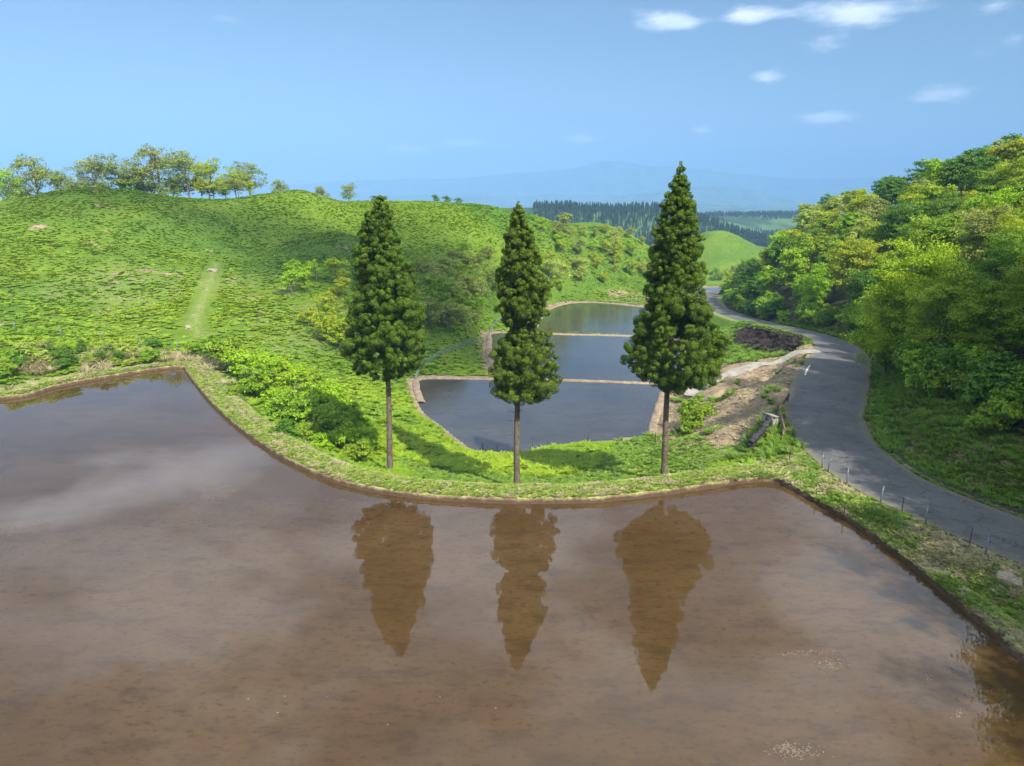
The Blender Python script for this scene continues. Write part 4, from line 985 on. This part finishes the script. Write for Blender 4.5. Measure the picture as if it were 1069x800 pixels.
# path stones on the hill
for i, (px, py, s, lab) in enumerate([(221, 277, 1.5, 'pale bare rock at the top of the hill path'), (196, 342, .8, 'small pale rock lying on the lower hill path')]):
    rock(px, py, s * .6, lab, M_flake, 60)

# far farm sheds
for px, Y, L_, lab in ((733, 1560, 42, 'long white-roofed shed in the hazy valley just right of the tallest cedar'), (768, 1580, 55, 'longer white-roofed shed farther right in the hazy valley')):
    p = WY(px, 231, Y); z = hz(p[0], Y)[0]; root = empty('shed', (p[0], Y, z), lab, 'shed', 'white-roofed sheds in the far valley')
    hgt = max(5, (WY(px, 229, Y)[2] - z))
    mb = MB(); mb.box((0, 0, hgt / 2 - 1), (L_, 16, hgt)); link('wall', mb.mesh('shed_wall', M_wallw), root)
    h2 = hgt - 1
    mb = MB(); mb.add([(-L_ / 2 - 1, -9, h2), (L_ / 2 + 1, -9, h2), (L_ / 2 + 1, 0, h2 + 4), (-L_ / 2 - 1, 0, h2 + 4), (-L_ / 2 - 1, 9, h2), (L_ / 2 + 1, 9, h2)], [(0, 1, 2, 3), (3, 2, 5, 4)])
    link('roof', mb.mesh('shed_roof', M_roof), root)

# ------------------------------------------------------------------ haze
hb = MB(); hb.box((0, 7800, 300), (27600, 16400, 1240))
m, nt = newmat('haze_air'); g = NG(nt); o_ = g.n('ShaderNodeOutputMaterial')
pv = g.n('ShaderNodeVolumePrincipled', ins={'Color': (.31, .61, 1.0, 1), 'Density': .0002, 'Anisotropy': -.28})
nt.links.new(pv.outputs[0], o_.inputs['Volume'])
link('haze', hb.mesh('haze', m), kind='stuff', label='thin blue air haze filling the valley')

# ------------------------------------------------------------------ light
def cloud(tx, ty, tz, rx, ry, seed, label):  # opaque puffs added out of view toward the sun, to shade a hill patch
    r_ = np.random.default_rng(seed); L_ = 2300; EL_ = R(44); sd = np.array([.55, -.835]); c = np.array([tx + sd[0] * math.cos(EL_) * L_, ty + sd[1] * math.cos(EL_) * L_, tz + math.sin(EL_) * L_])
    bm = bmesh.new()
    for _ in range(34):
        a = r_.normal(0, .42, 2); h_ = r_.uniform(0, 1) * max(0, 1 - np.hypot(*a)); s_ = r_.uniform(.16, .34) * min(rx, ry)
        bmesh.ops.create_icosphere(bm, subdivisions=3, radius=s_, matrix=Matrix.Translation((c[0] + a[0] * rx, c[1] + a[1] * ry, c[2] + h_ * 18)))
    me = bpy.data.meshes.new('cloud'); bm.to_mesh(me); bm.free(); me.materials.append(M_cloud); me.polygons.foreach_set('use_smooth', np.ones(len(me.polygons), bool))
    link('cloud', me, kind='structure', label=label)
M_cloud = plain_mat('cloud_white', (.85, .85, .85), (.9, .9, .9), .01, 1., .0)
q_ = on_ground(428, 285); cloud(q_[0], q_[1], q_[2], 30, 38, 3, 'small unseen cumulus puffs added to shade the fold of the hill')
q_ = on_ground(215, 232); cloud(q_[0], q_[1], q_[2], 58, 15, 5, 'long unseen cumulus puffs added to shade the upper left hill')

EL = R(44); SD = np.array([.55, -.835]); SD = SD / np.linalg.norm(SD)
sv = Vector((SD[0] * math.cos(EL), SD[1] * math.cos(EL), math.sin(EL)))
ld = bpy.data.lights.new('sun', 'SUN'); ld.energy = 4.3; ld.angle = R(.53); ld.color = (1, .955, .89)
lo = bpy.data.objects.new('sun', ld); COL.objects.link(lo); lo.rotation_euler = sv.to_track_quat('Z', 'Y').to_euler()
w = bpy.data.worlds.new('World'); SC.world = w; w.use_nodes = True; nt = w.node_tree; nt.nodes.clear(); g = NG(nt)
sky = g.n('ShaderNodeTexSky', sky_type='NISHITA', sun_disc=False, sun_elevation=EL, sun_rotation=math.atan2(sv.x, sv.y), altitude=300, air_density=1.0, dust_density=.6, ozone_density=2.)
tc = g.n('ShaderNodeTexCoord').outputs['Generated']
xyz = g.n('ShaderNodeSeparateXYZ', ins={0: tc})
azn = g.math('ARCTAN2', xyz.outputs[0], xyz.outputs[1]); eln = g.math('ARCSINE', xyz.outputs[2])
n1 = g.noise(15, 9, g.n('ShaderNodeMapping', ins={'Vector': tc, 'Scale': (1., 1., 3.4)}).outputs[0], .6)
n2 = g.noise(3.4, 8, g.n('ShaderNodeMapping', ins={'Vector': tc, 'Scale': (1., 1., 2.2), 'Location': (3, 1, 2)}).outputs[0], .55)
def blob(px, py, rx, ry, amp, refl=False):
    d = dirp(px, py); d = d / np.linalg.norm(d)
    a = math.atan2(d[0], d[1]); e = math.asin(abs(d[2]) if refl else d[2])
    u = g.math('DIVIDE', g.math('SUBTRACT', azn, a), rx / F); v_ = g.math('DIVIDE', g.math('SUBTRACT', eln, e), ry / F)
    r2 = g.math('ADD', g.math('MULTIPLY', u, u), g.math('MULTIPLY', v_, v_))
    return g.math('MULTIPLY', g.math('POWER', 2.718, g.math('MULTIPLY', r2, -1.)), amp)
acc = None
for b_ in [(840, 12, 80, 10, .8), (775, 14, 24, 9, .6), (905, 18, 40, 9, .6), (688, 22, 32, 12, .75), (722, 26, 14, 7, .5), (868, 48, 30, 9, .7), (1045, 44, 34, 11, .7), (1010, 6, 60, 12, .5), (800, 80, 22, 10, .85), (868, 122, 42, 9, .9), (980, 100, 36, 10, .8),
           (425, 156, 30, 6, .95), (484, 150, 28, 6, .9), (605, 146, 34, 7, .85), (732, 137, 14, 6, .85), (240, 20, 34, 6, .7)]:
    q_ = blob(*b_); acc = q_ if acc is None else g.math('ADD', acc, q_)
c1 = g.math('MULTIPLY', g.ramp(g.math('ADD', g.math('MULTIPLY', acc, .55), g.math('SUBTRACT', n1, .5)), .22, .72), .85)
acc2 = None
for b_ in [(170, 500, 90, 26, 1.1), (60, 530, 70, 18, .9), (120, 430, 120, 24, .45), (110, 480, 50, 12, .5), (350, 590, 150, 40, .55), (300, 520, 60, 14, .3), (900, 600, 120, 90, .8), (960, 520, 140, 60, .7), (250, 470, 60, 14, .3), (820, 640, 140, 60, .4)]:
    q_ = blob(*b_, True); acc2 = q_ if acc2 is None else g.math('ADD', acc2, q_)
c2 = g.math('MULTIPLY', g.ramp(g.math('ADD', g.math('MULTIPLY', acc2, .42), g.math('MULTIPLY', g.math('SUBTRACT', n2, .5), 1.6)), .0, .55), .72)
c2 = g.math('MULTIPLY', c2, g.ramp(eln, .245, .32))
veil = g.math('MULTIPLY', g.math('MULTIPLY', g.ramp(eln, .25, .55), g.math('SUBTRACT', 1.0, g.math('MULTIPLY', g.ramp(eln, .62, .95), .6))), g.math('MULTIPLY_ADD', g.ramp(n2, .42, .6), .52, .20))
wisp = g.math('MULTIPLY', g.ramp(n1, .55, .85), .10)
skyc = g.mix(1., sky.outputs[0], SKYTINT if 'SKYTINT' in globals() else (1.0, 1.0, 1.0), 'MULTIPLY')
cloudc = (8.5, 9.0, 9.6)
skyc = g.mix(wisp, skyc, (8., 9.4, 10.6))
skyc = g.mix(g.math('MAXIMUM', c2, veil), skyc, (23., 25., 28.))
skyc = g.mix(c1, skyc, (14, 14.6, 15.2))
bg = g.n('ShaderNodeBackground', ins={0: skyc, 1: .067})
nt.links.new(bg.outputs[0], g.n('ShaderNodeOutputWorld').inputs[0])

# ------------------------------------------------------------------ camera and render settings
cd = bpy.data.cameras.new('camera'); cam = bpy.data.objects.new('camera', cd); COL.objects.link(cam); SC.camera = cam
cd.sensor_width = 36; cd.lens = 36 * F / 1069; cd.clip_end = 40000; cd.clip_start = .1
cam.location = (0, 0, CAMZ); cam.rotation_euler = (math.pi / 2 - PITCH, 0, 0)
vs = SC.view_settings; vs.view_transform = 'Standard'; vs.look = 'None'; vs.gamma = 1; vs.exposure = .85; vs.use_curve_mapping = False
SC.render.engine = 'CYCLES'; cy = SC.cycles
cy.max_bounces = 6; cy.diffuse_bounces = 3; cy.glossy_bounces = 3; cy.transmission_bounces = 3; cy.volume_bounces = 0; cy.transparent_max_bounces = 4
cy.use_adaptive_sampling = True; cy.adaptive_threshold = .02; cy.use_denoising = True; cy.caustics_reflective = False; cy.caustics_refractive = False
